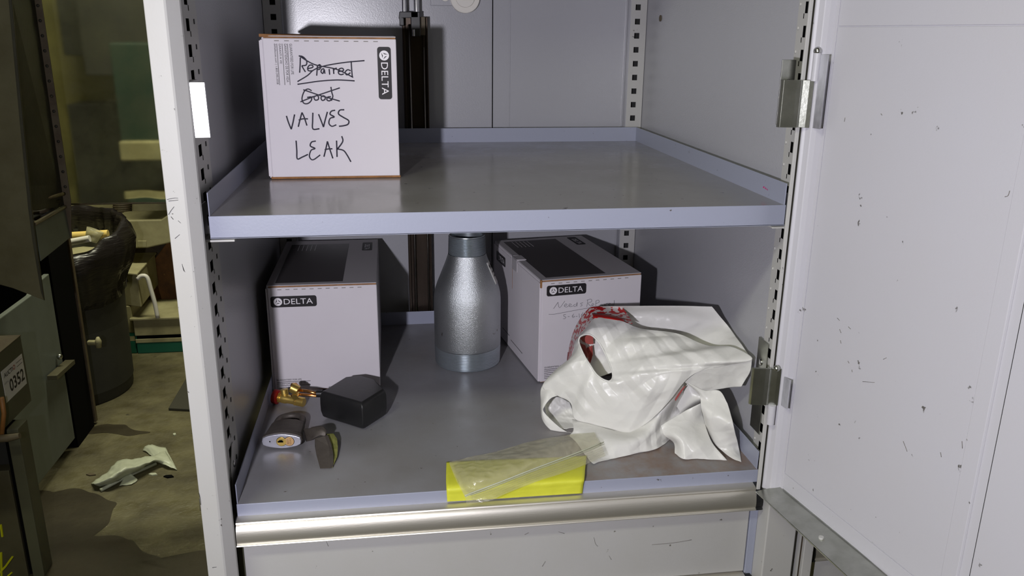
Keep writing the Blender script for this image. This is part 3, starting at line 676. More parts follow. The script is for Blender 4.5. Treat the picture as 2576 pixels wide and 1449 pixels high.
# ---- right box, turned, with pen note
A3 = math.radians(8.35); y3 = .3190
t3, O3, U3, V3, Z3 = carton((.0955, y3, .0006), A3, .1790, .280, .1795, 'up', 'white box beside the steel fitting with a pen note on its front')
N3 = -V3; P3 = O3 + N3 * .0009
f3 = lambda u, v: atp(u, v, P3, N3)
a = f3(1375, 748); b = f3(1475, 714); wl = (b - a).dot(U3)
a2 = f3(1375, 746)
maker_label(t3, a2 + N3 * .0 + U3 * .0, U3, Z3, N3, wl, .0180)
a = f3(1369, 925); text_lines(t3, a + Vector((0, 0, -.001)), U3, Z3, N3, .058, ROWS, .0066, .0026)
z6 = lambda x, y: f3(1050 + x / 3.294, 560 + y / 3.294)
PEN = [[(1128, 714), (1165, 660)], [(1165, 660), (1178, 706), (1222, 650)], [(1220, 690), (1240, 682), (1230, 672), (1216, 690), (1232, 700), (1250, 694)], [(1256, 690), (1276, 680), (1264, 672), (1254, 688), (1268, 698), (1288, 690)],
 [(1312, 676), (1296, 684), (1300, 696), (1316, 688), (1324, 660), (1322, 694)], [(1372, 664), (1350, 670), (1366, 684), (1350, 694)],
 [(1412, 640), (1404, 698)], [(1404, 642), (1440, 634), (1442, 656), (1414, 668), (1440, 696)], [(1446, 686), (1464, 678), (1452, 670), (1444, 690), (1466, 692)], [(1480, 650), (1476, 692)], [(1478, 650), (1500, 642), (1506, 660), (1480, 670)],
 [(1530, 676), (1514, 682), (1518, 692), (1532, 682), (1536, 690)], [(1548, 672), (1550, 690)], [(1562, 690), (1562, 672), (1578, 668)], [(1584, 682), (1600, 674), (1590, 668), (1582, 682), (1600, 690)], [(1626, 674), (1610, 680), (1616, 690), (1630, 680), (1632, 644)],
 [(1088, 760), (1140, 758), (1300, 728), (1450, 702)], [(1230, 762), (1212, 764), (1216, 778), (1230, 782), (1222, 796), (1208, 796)], [(1246, 780), (1260, 778)], [(1296, 756), (1282, 776), (1292, 788), (1302, 776), (1284, 774)], [(1312, 778), (1326, 776)], [(1340, 754), (1342, 788)], [(1374, 744), (1358, 768), (1368, 784), (1382, 768), (1362, 764)]]
hw = strokes(PEN, z6, .00028, 'pen_note', 'inkthin', t3, n=5, smoothn=3); hw['kind'] = 'stuff'; hw['label'] = 'thin pen note reading Needs Repaired 5-6-16'
# top prints for the two lower boxes
for t_, O_, U_, V_ in ((t2, O2, U2, V2), (t3, O3, U3, V3)):
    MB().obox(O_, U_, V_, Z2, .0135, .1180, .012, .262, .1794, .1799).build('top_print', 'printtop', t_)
    lp = rrect(O_ + U_ * .1430 + V_ * .268 + Vector((0, 0, .1794)), -V_, U_, Z2, .060, .018, .003, .0004).build('logo_plate', 'print', t_)
    loft_text('DELTA', 'letter', lp, 'logo_lettering', O_ + U_ * .1475 + V_ * .252 + Vector((0, 0, .1796)), -V_, U_, .038, .009, Z2, th=.0004)
    for k in range(5): MB().obox(O_, U_, V_, Z2, .028 + .0075 * k, .0288 + .0075 * k, .215, .258, .1798, .1801).build('printed_rule', 'print_grey', t_)
# side of the right box: lock tab, logo, rules
lp = rrect(O3 + V3 * .260 + Vector((0, 0, .147)) - U3 * .0007, -V3, Z3, -U3, .060, .018, .003, .0004).build('logo_plate', 'print', t3)
loft_text('DELTA', 'letter', lp, 'logo_lettering', O3 + V3 * .242 + Vector((0, 0, .1515)) - U3 * .0007, -V3, Z3, .038, .009, -U3, th=.0008)
MB().obox(O3, U3, V3, Z3, -.0018, .016, .125, .155, .1785, .1812).obox(O3, U3, V3, Z3, -.0018, .0, .125, .155, .158, .1812).build('lock_tab', 'shaded_cardtop', t3, bevel=.0008)
MB().obox(O3, U3, V3, Z3, -.0009, -.0003, .1545, .1555, .120, .158).build('tear_line', 'kraft', t3)
MB().obox(O3, U3, V3, Z3, .0000, .0034, -.0004, .0035, .166, .1795).build('crushed_corner', 'kraft', t3, bevel=.001)
for z_, a_, b_ in ((.024, .17, .215), (.019, .09, .16)): MB().obox(O3, U3, V3, Z3, -.0010, -.0005, a_, b_, z_, z_ + .0008).build('printed_rule', 'print', t3)

# ================================================================== STEEL REDUCING NIPPLE
bc = Vector((-.0125, .4340, 0.0006)); prof = []
def thread(r0, r1, z0, z1, n):
    out = []
    for k in range(n):
        f0 = k / n; z_ = z0 + (z1 - z0) * f0; r_ = r0 + (r1 - r0) * f0; dz = (z1 - z0) / n
        out += [(r_ - .0011, z_), (r_ + .0002, z_ + dz * .35), (r_ + .0002, z_ + dz * .6), (r_ - .0011, z_ + dz * .98)]
    return out
low = [(.045, .0), (.0555, .0), (.0568, .0016)] + thread(.0572, .0582, .002, .0335, 11)
body = [(.0576, .0340), (.0584, .0365), (.0584, .108), (.0582, .118), (.0574, .1275), (.0555, .1365), (.0520, .1470), (.0480, .1570), (.0440, .1670), (.0400, .1770), (.0365, .1860), (.0340, .1935), (.0325, .1985)]
neck = [(.0318, .1988)] + thread(.0322, .0312, .1990, .2300, 13) + [(.0300, .2312), (.0262, .2312), (.0262, .19)]
nip = thing('pipe_reducer', 'galvanised steel bottle-shaped pipe reducer standing between the two lower boxes', 'pipe fitting', tuple(bc))
MB().lathe(body, bc, 96).build('body', 'galv', nip, smooth=True)
MB().lathe(low, bc, 96).build('wide_thread', 'galvthread', nip, smooth='auto', ang=25)
MB().lathe(neck, bc, 80).build('narrow_thread', 'galvthread', nip, smooth='auto', ang=25)
# curved sticker
def surf(a_, z_, lift=.0005):
    for (r0, z0), (r1, z1) in zip(body, body[1:]):
        if z0 <= z_ <= z1: r_ = r0 + (r1 - r0) * (z_ - z0) / max(1e-6, z1 - z0); break
    return bc + Vector(((r_ + lift) * math.cos(a_), (r_ + lift) * math.sin(a_), z_))
rows = [[surf(math.radians(-32 + 52 * j / 10 + 6 * i / 10), .1850 - .038 * i / 10 + .0 * j) for j in range(11)] for i in range(11)]
stk = MB().grid_surf(rows).build('price_sticker', 'sticker', nip, smooth=True, solid=.0003)
txt = MB()
def glyph(pts, a0, z0, sc):
    P = [surf(math.radians(a0 + x * sc * 1.1), z0 + y * sc * .00075, .0009) for x, y in pts]; txt.tube(P, .00045, 5)
for a0, g_ in ((-27, [(0, 8), (0, 3), (6, 3)]), (-27, [(4, 8), (4, -1)]), (-17, [(0, 8), (6, 8), (2, -1)]), (-6, [(6, 8), (0, 8), (0, 4), (5, 4), (5, 0), (0, -1)]), (4, [(6, 8), (0, 8), (0, 4), (5, 4), (5, 0), (0, -1)])):
    glyph(g_, a0, .1745, 1.0)
for k, z_ in enumerate((.1665, .1590)): glyph([(0, 0), (4, 3), (6, 0), (10, 3), (14, 1), (17, 2)], -20 + 3 * k, z_, .8)
txt.build('sticker_print', 'print', stk)['kind'] = 'stuff'

# ================================================================== BLACK FLOAT, BRASS VALVE
fl = thing('float_bulb', 'black moulded plastic float with brass arm and coupling beside the left box', 'float', (-.20, .25, 0))
zt_ = .0440
T = [at(803.6, 990, Z=zt_ - .002), at(911, 1018, Z=zt_), at(972, 981, Z=zt_), at(944, 957, Z=zt_ - .002), at(905, 946, Z=zt_ - .002), at(868, 950, Z=zt_ - .002)]
Bm = [at(810, 1052, Z=.002), at(914, 1081, Z=.002), at(969, 1030, Z=.002)]
cen = sum(T, Vector()) / 6
def lift(P, z, k=1.0): return Vector((cen.x + (P.x - cen.x) * k, cen.y + (P.y - cen.y) * k, z))
poly = [Vector((p.x, p.y, 0)) for p in T]
rings = []
for z_, k_ in ((.0008, .86), (.004, .955), (.014, 1.0), (.026, 1.005), (.036, 1.0), (.0425, .965), (.0450, .90)):
    rings.append([lift(p, z_, k_) for p in poly])
mbf = MB().grid_surf(rings, close=True); n6 = 6
mbf.add([rings[0][i] for i in range(6)], [tuple(range(6))[::-1]]); mbf.add([rings[-1][i] for i in range(6)], [tuple(range(6))])
fb = mbf.build('bulb', 'float', fl, bevel=.009, smooth=True, seg=6); fb.modifiers['bevel'].limit_method = 'ANGLE'; fb.modifiers['bevel'].angle_limit = math.radians(28)
pa = at(797, 990, Z=.036); pc = at(722, 975, Z=.036); pd = at(812, 990, Z=.036)
MB().cyl(pd, pa, .0058, 16).build('collar', 'float', fl, smooth='auto')
MB().tube([pa, pa.lerp(pc, .35) + Vector((0, 0, .001)), at(745, 981, Z=.035)], .0024, 10).build('arm', 'bronze', fl, smooth=True)
MB().tube([pa + Vector((0, 0, -.004)), at(752, 992, Z=.027), at(733, 996, Z=.024)], .0022, 10).build('arm', 'bronze', fl, smooth=True)
# fork shaped coupling at the arm's end
q = at(744, 985, Z=.034)
MB().cyl(q + Vector((.004, 0, .001)), q + Vector((-.007, .003, .006)), .0075, 18).build('coupling', 'brass', fl, bevel=.001, smooth='auto')
q2 = at(741, 972, Z=.039)
MB().tube([at(752, 978, Z=.037), q2, at(735, 968, Z=.040)], [.0045, .006, .0035], 12).build('coupling_ear', 'bronze', fl, smooth='auto')
MB().cyl(at(742, 1000, Z=.026), at(747, 984, Z=.030), .0048, 12).build('coupling_pin', 'brass', fl, smooth='auto')

va = at(764, 1012, Z=.0082); vb = at(690, 997, Z=.0122); ax = (vb - va).normalized()
vv = thing('brass_valve', 'small brass tee valve with a red cap at the left shelf edge', 'valve', (va.x, va.y, 0))
def P_(t): return va + ax * t
L_ = (vb - va).length
MB().tube([P_(-.001), P_(.0002), P_(.0105), P_(.011)], [.0066, .0075, .0075, .0068], 24).build('end_cap', 'brass', vv, smooth='auto')
MB().tube([P_(.011), P_(.0145)], [.0080, .0080], 6).build('hex_nut', 'brass', vv, bevel=.0005)
MB().tube([P_(.0145), P_(L_ * .50), P_(L_ * .60), P_(L_ * .72), P_(L_ * .74), P_(L_ * .86)], [.0064, .0066, .0078, .0078, .0060, .0060], 24).build('body', 'brass', vv, smooth='auto', ang=30)
for t_ in (.76, .81): MB().tube([P_(L_ * t_), P_(L_ * (t_ + .03))], [.0086, .0086], 6).build('hex_nut', 'brass', vv, bevel=.0005)
MB().tube([P_(L_ * .85), P_(L_ * .87), P_(L_ * 1.0), P_(L_ * 1.01)], [.0095, .0115, .0115, .0095], 26).build('red_cap', 'red', vv, smooth='auto')['label'] = 'red plastic cap'
st = P_(L_ * .62); sp_ = at(714, 979, Z=.0255)
ou = (sp_ - st)
MB().tube([st, st + ou * .45, st + ou * .5, st + ou * .97, sp_, sp_ - ou * .01, st + ou * .7], [.0058, .0058, .0064, .0064, .0058, .0036, .0036], 24).build('outlet', 'brass', vv, smooth='auto', ang=30)

# ================================================================== PADLOCK
FA = at(661, 1131, Z=.001); FB = at(758, 1129, Z=.001)
pu = Vector((FB.x - FA.x, FB.y - FA.y, 0)).normalized(); pb = Vector((-pu.y, pu.x, 0)); pz = Vector((0, 0, 1)); PW = (FB - FA).length
lk = thing('padlock', 'worn grey padlock lying on its side with a brass keyway facing out', 'padlock', tuple(FA + pu * PW / 2 + pb * .03))
H_ = .0215
def lens_prof(w2, h2, n=11, pinch=.55):
    pts = []
    for k in range(n): x = -w2 + 2 * w2 * k / (n - 1); pts.append((x, h2 * (pinch + (1 - pinch) * math.cos(math.pi / 2 * x / w2))))
    pts[0] = (-w2 * .985, h2 * .46); pts[-1] = (w2 * .985, h2 * .46)
    return pts + [(w2 * 1.03, 0)] + [(x, -y) for x, y in pts[::-1]] + [(-w2 * 1.03, 0)]
def locksec(y, w2, h2, zc): return [FA + pu * (PW / 2 + x) + pb * y + pz * (zc + z) for x, z in lens_prof(w2, h2)]
hw2 = PW / 2
def loft(secs, name, m, par, **k):
    mb = MB().grid_surf(secs, close=True); mb.add(secs[0], [tuple(range(len(secs[0])))[::-1]]); mb.add(secs[-1], [tuple(range(len(secs[-1])))]); return mb.build(name, m, par, **k)
loft([locksec(.0, hw2 * .985, H_ / 2, H_ / 2 + .0012), locksec(.003, hw2, H_ / 2 + .0004, H_ / 2 + .0012)], 'lock_face', 'lockface', lk, bevel=.0007)
loft([locksec(.003, hw2 * 1.02, H_ / 2 + .0012, H_ / 2 + .0012), locksec(.010, hw2 * 1.03, H_ / 2 + .0016, H_ / 2 + .0016), locksec(.012, hw2 * .96, H_ / 2 + .0004, H_ / 2 + .0012), locksec(.046, hw2 * .88, H_ / 2 + .0004, H_ / 2 + .0012), locksec(.052, hw2 * .84, H_ / 2 - .001, H_ / 2 + .0012)], 'lock_body', 'lockiron', lk, bevel=.0012)
loft([locksec(.012, hw2 * .98, H_ / 2 + .0010, H_ / 2 + .0012), locksec(.014, hw2 * .98, H_ / 2 + .0010, H_ / 2 + .0012)], 'body_rib', 'lockiron', lk, bevel=.0006)
C0 = FA + pu * (PW / 2) + pz * (H_ / 2 + .0012)
sh = [C0 + pu * x + pb * y for x, y in ((-.0178, .045), (-.0178, .062), (-.0150, .0740), (-.0060, .0810), (.0060, .0810), (.0150, .0740), (.0178, .062), (.0178, .045))]
sh = [cr(sh, k / 32) for k in range(33)]
MB().tube(sh, .0050, 16).build('shackle', 'lockiron', lk, smooth=True)
# figure-eight core
def disc(cx, r, m, name, th0, th1, par):
    pts = [C0 + pu * (cx + r * math.cos(2 * math.pi * k / 32)) + pz * (r * math.sin(2 * math.pi * k / 32)) - pb * th0 for k in range(32)]
    return MB().prism(pts, -pb * (th1 - th0)).build(name, m, par, bevel=.0002)
core = disc(PW * .5 - PW * .535 + .0005, .0072, 'print', 'core_recess', -.0002, .0002, lk); 
cx1, cx2 = PW * (.500 - .5) + .0, PW * .20
disc(cx2, .0072, 'print', 'core_recess', -.0002, .0002, lk)
disc(cx2, .0066, 'brasslight', 'core_plate', -.0002, .0005, lk)
plug = disc(cx1, .0066, 'brass', 'core_plug', -.0002, .0008, lk)
core.location = pu * (cx1 - (PW * .5 - PW * .535 + .0005))
MB().obox(C0 + pu * cx1 - pb * .0008, pu, pz, -pb, -.0050, .0026, -.0010, .0012, -.0002, .0003).obox(C0 + pu * cx1 - pb * .0008, pu, pz, -pb, -.0030, .0016, -.0010, .0024, -.0002, .0003).build('keyway', 'black', plug)
disc(-PW * .30, .0010, 'black', 'drain_hole', -.0002, .0002, lk)
loft_text('5541', 'kraft', lk, 'stamped_digits', C0 + pu * (cx2 + .0030) - pz * .0045 - pb * .0006, pz, -pu, .009, .0024, -pb, th=.0002)
loft_text('BEST', 'kraft', lk, 'stamped_digits', C0 + pu * (cx2 - .0004) - pz * .0038 - pb * .0006, pz, -pu, .0075, .0022, -pb, th=.0002)
# swing cover on a rubber strap
def zpt(x, y, **k): return at(640 + x / 8.522, 1020 + y / 8.522, **k)
ra = [zpt(1060, 500, Z=.022), zpt(1200, 490, Z=.026), zpt(1380, 450, Z=.030), zpt(1480, 470, Z=.030), zpt(1545, 560, Z=.026)]
rb = [zpt(1130, 770, Z=.006), zpt(1230, 745, Z=.012), zpt(1290, 700, Z=.018), zpt(1420, 650, Z=.022), zpt(1530, 680, Z=.020)]
MB().grid_surf(patch([ra, [p.lerp(q_, .5) + Vector((0, -.001, .002)) for p, q_ in zip(ra, rb)], rb], 8, 16)).build('cover_strap', 'lockiron', lk, smooth=True, solid=.0028)
c0 = [zpt(1285, 705, Z=.021), zpt(1510, 650, Z=.024), zpt(1590, 860, Z=.016), zpt(1630, 1080, Z=.010), zpt(1630, 1350, Z=.0010), zpt(1400, 1360, Z=.0010), zpt(1320, 1060, Z=.010), zpt(1290, 880, Z=.016)]
MB().prism(c0, Vector((.0042, .0035, -.0004))).build('swing_cover', 'lockiron', lk, bevel=.0008)
c1 = [zpt(1590, 610, Z=.020), zpt(1700, 600, Z=.0165), zpt(1780, 720, Z=.012), zpt(1795, 900, Z=.008), zpt(1780, 1100, Z=.004), zpt(1680, 1340, Z=.0008), zpt(1640, 1300, Z=.0012), zpt(1640, 1000, Z=.0085)]
MB().prism(c1, Vector((-.004, .002, -.0004))).build('cover_lining', 'moss', lk, bevel=.0006)['label'] = 'crumbly green foam lining'

# ================================================================== PINK RIBBON SCRAP
pr = thing('ribbon_scrap', 'bright pink striped ribbon scrap at the right lip of the upper shelf', 'ribbon', tuple(at(1925, 490, Z=HU)))
q = [at(1912, 483, Z=HU + .001), at(1921, 470, X=.3375), at(1931, 478, X=.3375), at(1940, 493, Z=HU + .001)]
for k in range(5):
    f0, f1 = k / 5, (k + .8) / 5
    MB().prism([q[0].lerp(q[3], f0), q[1].lerp(q[2], f0), q[1].lerp(q[2], f1), q[0].lerp(q[3], f1)], (.0, .0006, .0006)).build('stripe', 'pink' if k % 2 == 0 else 'pinklight', pr)

# ================================================================== WHITE SHOPPING BAG
def B(x, y, d): return at(1300 + x / 3.018, 720 + y / 3.018, Y=d)
def BZ(x, y, z): return at(1300 + x / 3.018, 720 + y / 3.018, Z=z)
CREASE = 2.6
bag = thing('plastic_bag', 'crumpled white plastic shopping bag with red print spread over the right front', 'bag', (.22, .12, 0))
def film(rows, nu, nv, name='film_panel', m='bag', wr=.0016, ws=26, seed=1, label=None, par=None):
    g = patch(rows, nu * 3, nv * 3, wr, ws, (-.2, -.9, .35), seed)
    for r in g:
        for p in r: p.z = max(p.z, .0010); p.x = min(p.x, .3370 if p.z < .03 else .3470)
    o = MB().grid_surf(g).build(name, m, par or bag, smooth=True, solid=.0003)
    if label: o['label'] = label
    return o
# top side
film([[B(600, 155, .245), B(900, 150, .225), B(1200, 149, .195), B(1480, 154, .165)],
      [B(640, 195, .252), B(900, 215, .238), B(1240, 235, .200), B(1610, 310, .145)],
      [B(700, 245, .250), B(930, 315, .225), B(1300, 385, .180), B(1690, 420, .105)],
      [B(740, 290, .240), B(960, 375, .215), B(1350, 470, .165), B(1785, 552, .055)]], 30, 60, seed=2, wr=.0012, label='top side of the bag')
# front side with the handle hole (annular)
pairs = [((600, 240, .2), (545, 368, .168)), ((700, 248, .192), (575, 380, .164)), ((800, 265, .185), (605, 408, .160)), ((950, 322, .170), (635, 448, .155)), ((1220, 358, .138), (668, 510, .148)),
         ((1440, 447, .110), (692, 565, .140)), ((1640, 460, .080), (706, 600, .134)), ((1788, 552, .050), (716, 625, .130)), ((1600, 600, .062), (724, 652, .126)),
         ((1400, 642, .070), (728, 680, .122)), ((1282, 720, .076), (722, 706, .120)), ((1150, 882, .086), (700, 722, .118)), ((1000, 1030, .096), (672, 716, .120)),
         ((850, 1110, .105), (640, 700, .124)), ((700, 1080, .115), (610, 676, .129)), ((560, 1045, .126), (588, 650, .134)), ((440, 1005, .138), (570, 622, .138)),
         ((405, 885, .150), (550, 590, .143)), ((300, 826, .166), (530, 560, .150)), ((195, 760, .185), (510, 525, .157)), ((300, 630, .195), (494, 492, .163)), ((385, 565, .205), (480, 458, .170)),
         ((425, 500, .207), (473, 436, .175)), ((440, 430, .207), (470, 410, .176)), ((478, 372, .206), (480, 385, .176)), ((535, 300, .203), (510, 370, .172))]
NS = 420; outer = [B(*p[0]) for p in pairs]; inner = [B(*p[1]) for p in pairs]
mid = []
for (o_, i_) in zip(outer, inner):
    m_ = o_.lerp(i_, .5); L = (o_ - i_).length; mid.append(m_ + Vector((-.05, -.9, .4)).normalized() * min(.012, L * .10))
def lp(ps): return [cr(ps, k / NS, True) for k in range(NS)]
lo_, lm_, li_ = lp(outer), lp(mid), lp(inner)
rows = []
for i in range(101):
    f = i / 100; rows.append([(1 - f) ** 2 * a_ + 2 * f * (1 - f) * (2 * m_ - (a_ + b_) / 2) + f * f * b_ for a_, m_, b_ in zip(lo_, lm_, li_)])
rows = wrinkle(rows, .0022, 19, (-.2, -.9, .35), 5)
for r in rows:
    for p in r: p.z = max(p.z, .001); p.x = min(p.x, .347)
MB().grid_surf(rows, close=True).build('front_panel', 'bag', bag, smooth=True, solid=.0003)['label'] = 'glossy front side with an oval handle hole'
# rolled rim of the hole
MB().tube([p + Vector((0, -.0008, .0006)) for p in li_] + [li_[0]], .0012, 6, caps=False).build('hole_rim', 'bag', bag, smooth=True)
# far inner wall seen through the hole
film([[B(478, 350, .232), B(600, 330, .235), B(780, 380, .225)], [B(478, 520, .213), B(600, 520, .215), B(780, 560, .200)], [B(500, 700, .190), B(620, 690, .190), B(760, 640, .180)]], 10, 16, 'inner_wall', wr=.001, seed=4)
inn = MB()
for pts in ([(480, 395), (530, 372), (578, 372), (582, 440), (545, 440), (500, 420)], [(478, 430), (520, 450), (510, 500), (545, 520), (530, 560), (500, 520)], [(530, 470), (575, 450), (578, 520), (560, 580), (545, 600), (540, 530)]):
    inn.prism([B(x, y, .212 if y < 520 else .20) for x, y in pts], (0, .0008, 0))
inn.build('red_lettering', 'bagpink', bag)
# red printed left edge
film([[B(602, 152, .245), B(690, 151, .243), B(800, 156, .236)], [B(600, 205, .222), B(715, 205, .222), B(850, 225, .215)], [B(600, 240, .200), B(700, 248, .193), B(880, 285, .182)]], 8, 20, 'printed_edge', 'bagprint', .0006, 30, 3)
film([[B(602, 152, .245), B(540, 175, .25), B(455, 290, .255), B(405, 430, .255), B(383, 572, .25)], [B(604, 200, .222), B(535, 255, .226), B(462, 350, .23), B(420, 460, .23), B(392, 570, .228)], [B(602, 240, .2005), B(535, 300, .204), B(470, 385, .208), B(436, 450, .209), B(400, 560, .207)]], 12, 30, 'printed_edge', 'bagprint', .0006, 30, 6)
MB().grid_surf(patch([[B(570, 204, .2190), B(690, 214, .2120), B(815, 248, .196)], [B(585, 240, .1990), B(690, 246, .1915), B(815, 268, .1835)]], 3, 14)).build('red_band', 'bagred', bag, smooth=True, solid=.0004)
MB().grid_surf(patch([[B(388, 500, .249), B(383, 540, .2485), B(380, 572, .248)], [B(416, 505, .2275), B(410, 545, .227), B(398, 566, .226)]], 3, 6)).build('red_band', 'bagred', bag, smooth=True, solid=.0004)
# left strap round the second handle opening
film([[B(300, 640, .20), B(190, 762, .190), B(183, 880, .178), B(192, 1005, .160), B(250, 1085, .148), B(330, 1132, .140), B(420, 1140, .133)],
      [B(330, 730, .185), B(240, 800, .172), B(196, 900, .165), B(200, 990, .155), B(275, 1070, .145), B(350, 1115, .138), B(430, 1130, .131)],
      [B(330, 826, .165), B(260, 850, .164), B(212, 910, .160), B(206, 955, .156), B(300, 1050, .143), B(380, 1105, .136), B(440, 1128, .130)]], 10, 40, 'handle_strap', wr=.0009, seed=8)
film([[B(215, 900, .200), B(300, 840, .205), B(400, 880, .195)], [B(230, 980, .185), B(330, 950, .190), B(440, 990, .175)], [B(320, 1120, .150), B(390, 1110, .150), B(470, 1080, .145)]], 12, 16, 'inner_wall', wr=.0030, ws=60, seed=11)
# lower layer lying on the shelf
film([[B(420, 1010, .142), B(560, 1040, .130), B(700, 1075, .120), B(850, 1100, .110), B(1000, 1020, .102), B(1150, 875, .092), B(1270, 735, .088)],
      [BZ(430, 1090, .014), BZ(580, 1140, .016), BZ(720, 1160, .018), BZ(870, 1160, .018), BZ(1000, 1120, .022), BZ(1120, 1020, .030), BZ(1255, 880, .045)],
      [BZ(400, 1135, .003), BZ(570, 1240, .003), BZ(690, 1290, .003), BZ(850, 1262, .004), BZ(980, 1225, .006), BZ(1085, 1150, .012), BZ(1250, 955, .035)],
      [BZ(430, 1150, .001), BZ(560, 1330, .001), BZ(640, 1330, .001), BZ(900, 1270, .001), BZ(1060, 1232, .001), BZ(1180, 1150, .002), BZ(1300, 1000, .02)]], 26, 60, 'lower_layer', wr=.0014, seed=13)
# right end of the bag and the twisted tail
film([[B(1270, 725, .085), B(1400, 640, .071), B(1600, 598, .063), B(1788, 555, .050)], [B(1330, 770, .085), B(1470, 715, .075), B(1640, 680, .068), B(1770, 650, .056)], [B(1385, 822, .086), B(1500, 790, .080), B(1620, 768, .075), B(1702, 762, .066)]], 16, 30, 'end_panel', wr=.0012, seed=15)
film([[B(1180, 870, .125), B(1270, 730, .115), B(1400, 800, .10)], [B(1230, 940, .110), B(1320, 880, .10), B(1400, 860, .095)], [BZ(1250, 980, .03), BZ(1330, 930, .035), BZ(1400, 890, .04)]], 10, 14, 'inner_wall', 'bag', wr=.0008, seed=17)
MB().prism([B(1185, 832, .097), B(1282, 758, .095), B(1206, 872, .095)], (0, .0005, .0005)).build('red_lettering', 'bagpink', bag)
film([[B(1280, 720, .0845), B(1420, 790, .080), B(1540, 795, .076), B(1600, 890, .060)],
      [B(1385, 822, .083), B(1450, 870, .072), B(1530, 900, .062), B(1620, 960, .050)],
      [B(1400, 930, .073), B(1460, 980, .060), B(1560, 1040, .045), B(1655, 1090, .032)],
      [BZ(1440, 1080, .022), BZ(1500, 1180, .014), BZ(1600, 1220, .010), BZ(1685, 1230, .006)],
      [BZ(1490, 1180, .010), BZ(1570, 1260, .004), BZ(1640, 1310, .002), BZ(1706, 1336, .001)]], 40, 26, 'tail_fold', wr=.0016, seed=19)
film([[B(1095, 1060, .080), B(1170, 1010, .084), B(1290, 940, .086), B(1395, 890, .082)],
      [BZ(1085, 1120, .014), BZ(1200, 1100, .030), BZ(1310, 1050, .034), BZ(1410, 1010, .032)],
      [BZ(1085, 1205, .001), BZ(1205, 1200, .016), BZ(1320, 1190, .020), BZ(1470, 1190, .018)],
      [BZ(1195, 1255, .003), BZ(1240, 1300, .003), BZ(1400, 1312, .002), BZ(1600, 1320, .001)]][0:1] + [
      [BZ(1120, 1130, .020), BZ(1210, 1110, .030), BZ(1310, 1060, .034), BZ(1420, 1010, .034)],
      [BZ(1192, 1190, .010), BZ(1260, 1200, .018), BZ(1360, 1190, .020), BZ(1480, 1180, .018)],
      [BZ(1200, 1270, .001), BZ(1270, 1312, .001), BZ(1420, 1314, .001), BZ(1600, 1325, .001)]], 30, 30, 'tail_fold', wr=.0014, seed=21)

CREASE = 0.0
# ================================================================== YELLOW SHEET AND ZIP BAG
yp = MB().grid_surf(patch([[BZ2 for BZ2 in (at(1123, 1162, Z=.0035), at(1230, 1156, Z=.004), at(1350, 1152, Z=.004), at(1476, 1146, Z=.0035))],
     [at(1122, 1205, Z=.0060), at(1230, 1196, Z=.0065), at(1350, 1190, Z=.0065), at(1472, 1182, Z=.0055)],
     [at(1123, 1228, Y=-.0040), at(1230, 1221, Y=-.0040), at(1350, 1213, Y=-.0040), at(1470, 1205, Y=-.0040)],
     [at(1124, 1246, Y=-.0062), at(1230, 1240, Y=-.0062), at(1350, 1232, Y=-.0062), at(1467, 1222, Y=-.0062)],
     [at(1125, 1262, Y=-.0060), at(1230, 1256, Y=-.0060), at(1350, 1248, Y=-.0060), at(1465, 1241, Y=-.0060)]], 40, 40, .0005, 25, (0, -.9, .5), 3)).build('paper_sheet', 'yellow', smooth=True, solid=.0004)
tag(yp, 'bright yellow paper sheet tucked behind the drawer handle under the zip bag', 'paper')
def Q(x, y, z): return at(1080 + x / 3.227, 1000 + y / 3.227, Z=z)
zb_ = thing('zip_bag', 'empty clear zip-seal bag lying across the yellow paper', 'bag', tuple(Q(700, 600, .0)))
top_ = [Q(160, 525, .013), Q(330, 485, .016), Q(500, 448, .018), Q(850, 352, .024), Q(1150, 302, .024), Q(1340, 285, .020)]
m1 = [Q(175, 560, .014), Q(340, 560, .024), Q(520, 540, .028), Q(860, 430, .034), Q(1150, 350, .034), Q(1375, 345, .026)]
m2 = [Q(240, 690, .014), Q(390, 660, .024), Q(560, 625, .026), Q(860, 510, .032), Q(1150, 400, .030), Q(1388, 365, .024)]
zl = [Q(288, 800, .009), Q(430, 745, .012), Q(600, 680, .018), Q(860, 578, .022), Q(1150, 470, .022), Q(1392, 372, .022)]
bt = [Q(305, 870, -.004), Q(500, 835, .004), Q(600, 790, .009), Q(850, 690, .010), Q(1180, 580, .012), Q(1430, 470, .014)]
lowr = [p + Vector((0, .002, -.008)) for p in m2]
MB().grid_surf(patch([top_, m1, m2, zl], 60, 140, .0022, 34, (0, -.4, 1), 9)).build('upper_film', 'zip', zb_, smooth=True)
MB().grid_surf(patch([top_, [p.lerp(q_, .5) + Vector((0, 0, -.004)) for p, q_ in zip(m1, m2)], [p + Vector((0, 0, -.001)) for p in zl]], 20, 60, .0006, 30, (0, -.4, 1), 12)).build('lower_film', 'zip', zb_, smooth=True)
MB().grid_surf(patch([zl, [p.lerp(q_, .5) for p, q_ in zip(zl, bt)], bt], 10, 60, .0005, 30, (0, -.4, 1), 10)).build('seal_flap', 'zip', zb_, smooth=True)
for f_, r_ in ((0, .0008), (.14, .0004)):
    P = [cr([p.lerp(q_, f_) for p, q_ in zip(zl, bt)], k / 40) + Vector((0, -.0004, .0008)) for k in range(41)]
    MB().tube(P, r_, 6).build('zip_track', 'litter', zb_, smooth=True)
for k_ in range(4):
    f_ = .36 + k_ * .15
    P = [cr([p.lerp(q_, f_) for p, q_ in zip(zl, bt)], k / 30) + Vector((0, -.0002, .0005)) for k in range(31)]
    MB().tube(P, .00018, 4).build('flap_rib', 'zip', zb_, smooth=True)

# ================================================================== SHOP BEHIND, LEFT
def poly_thick(name, m, pts, d, par, bevel=.001): return MB().prism(pts, d).build(name, m, par, bevel=bevel)
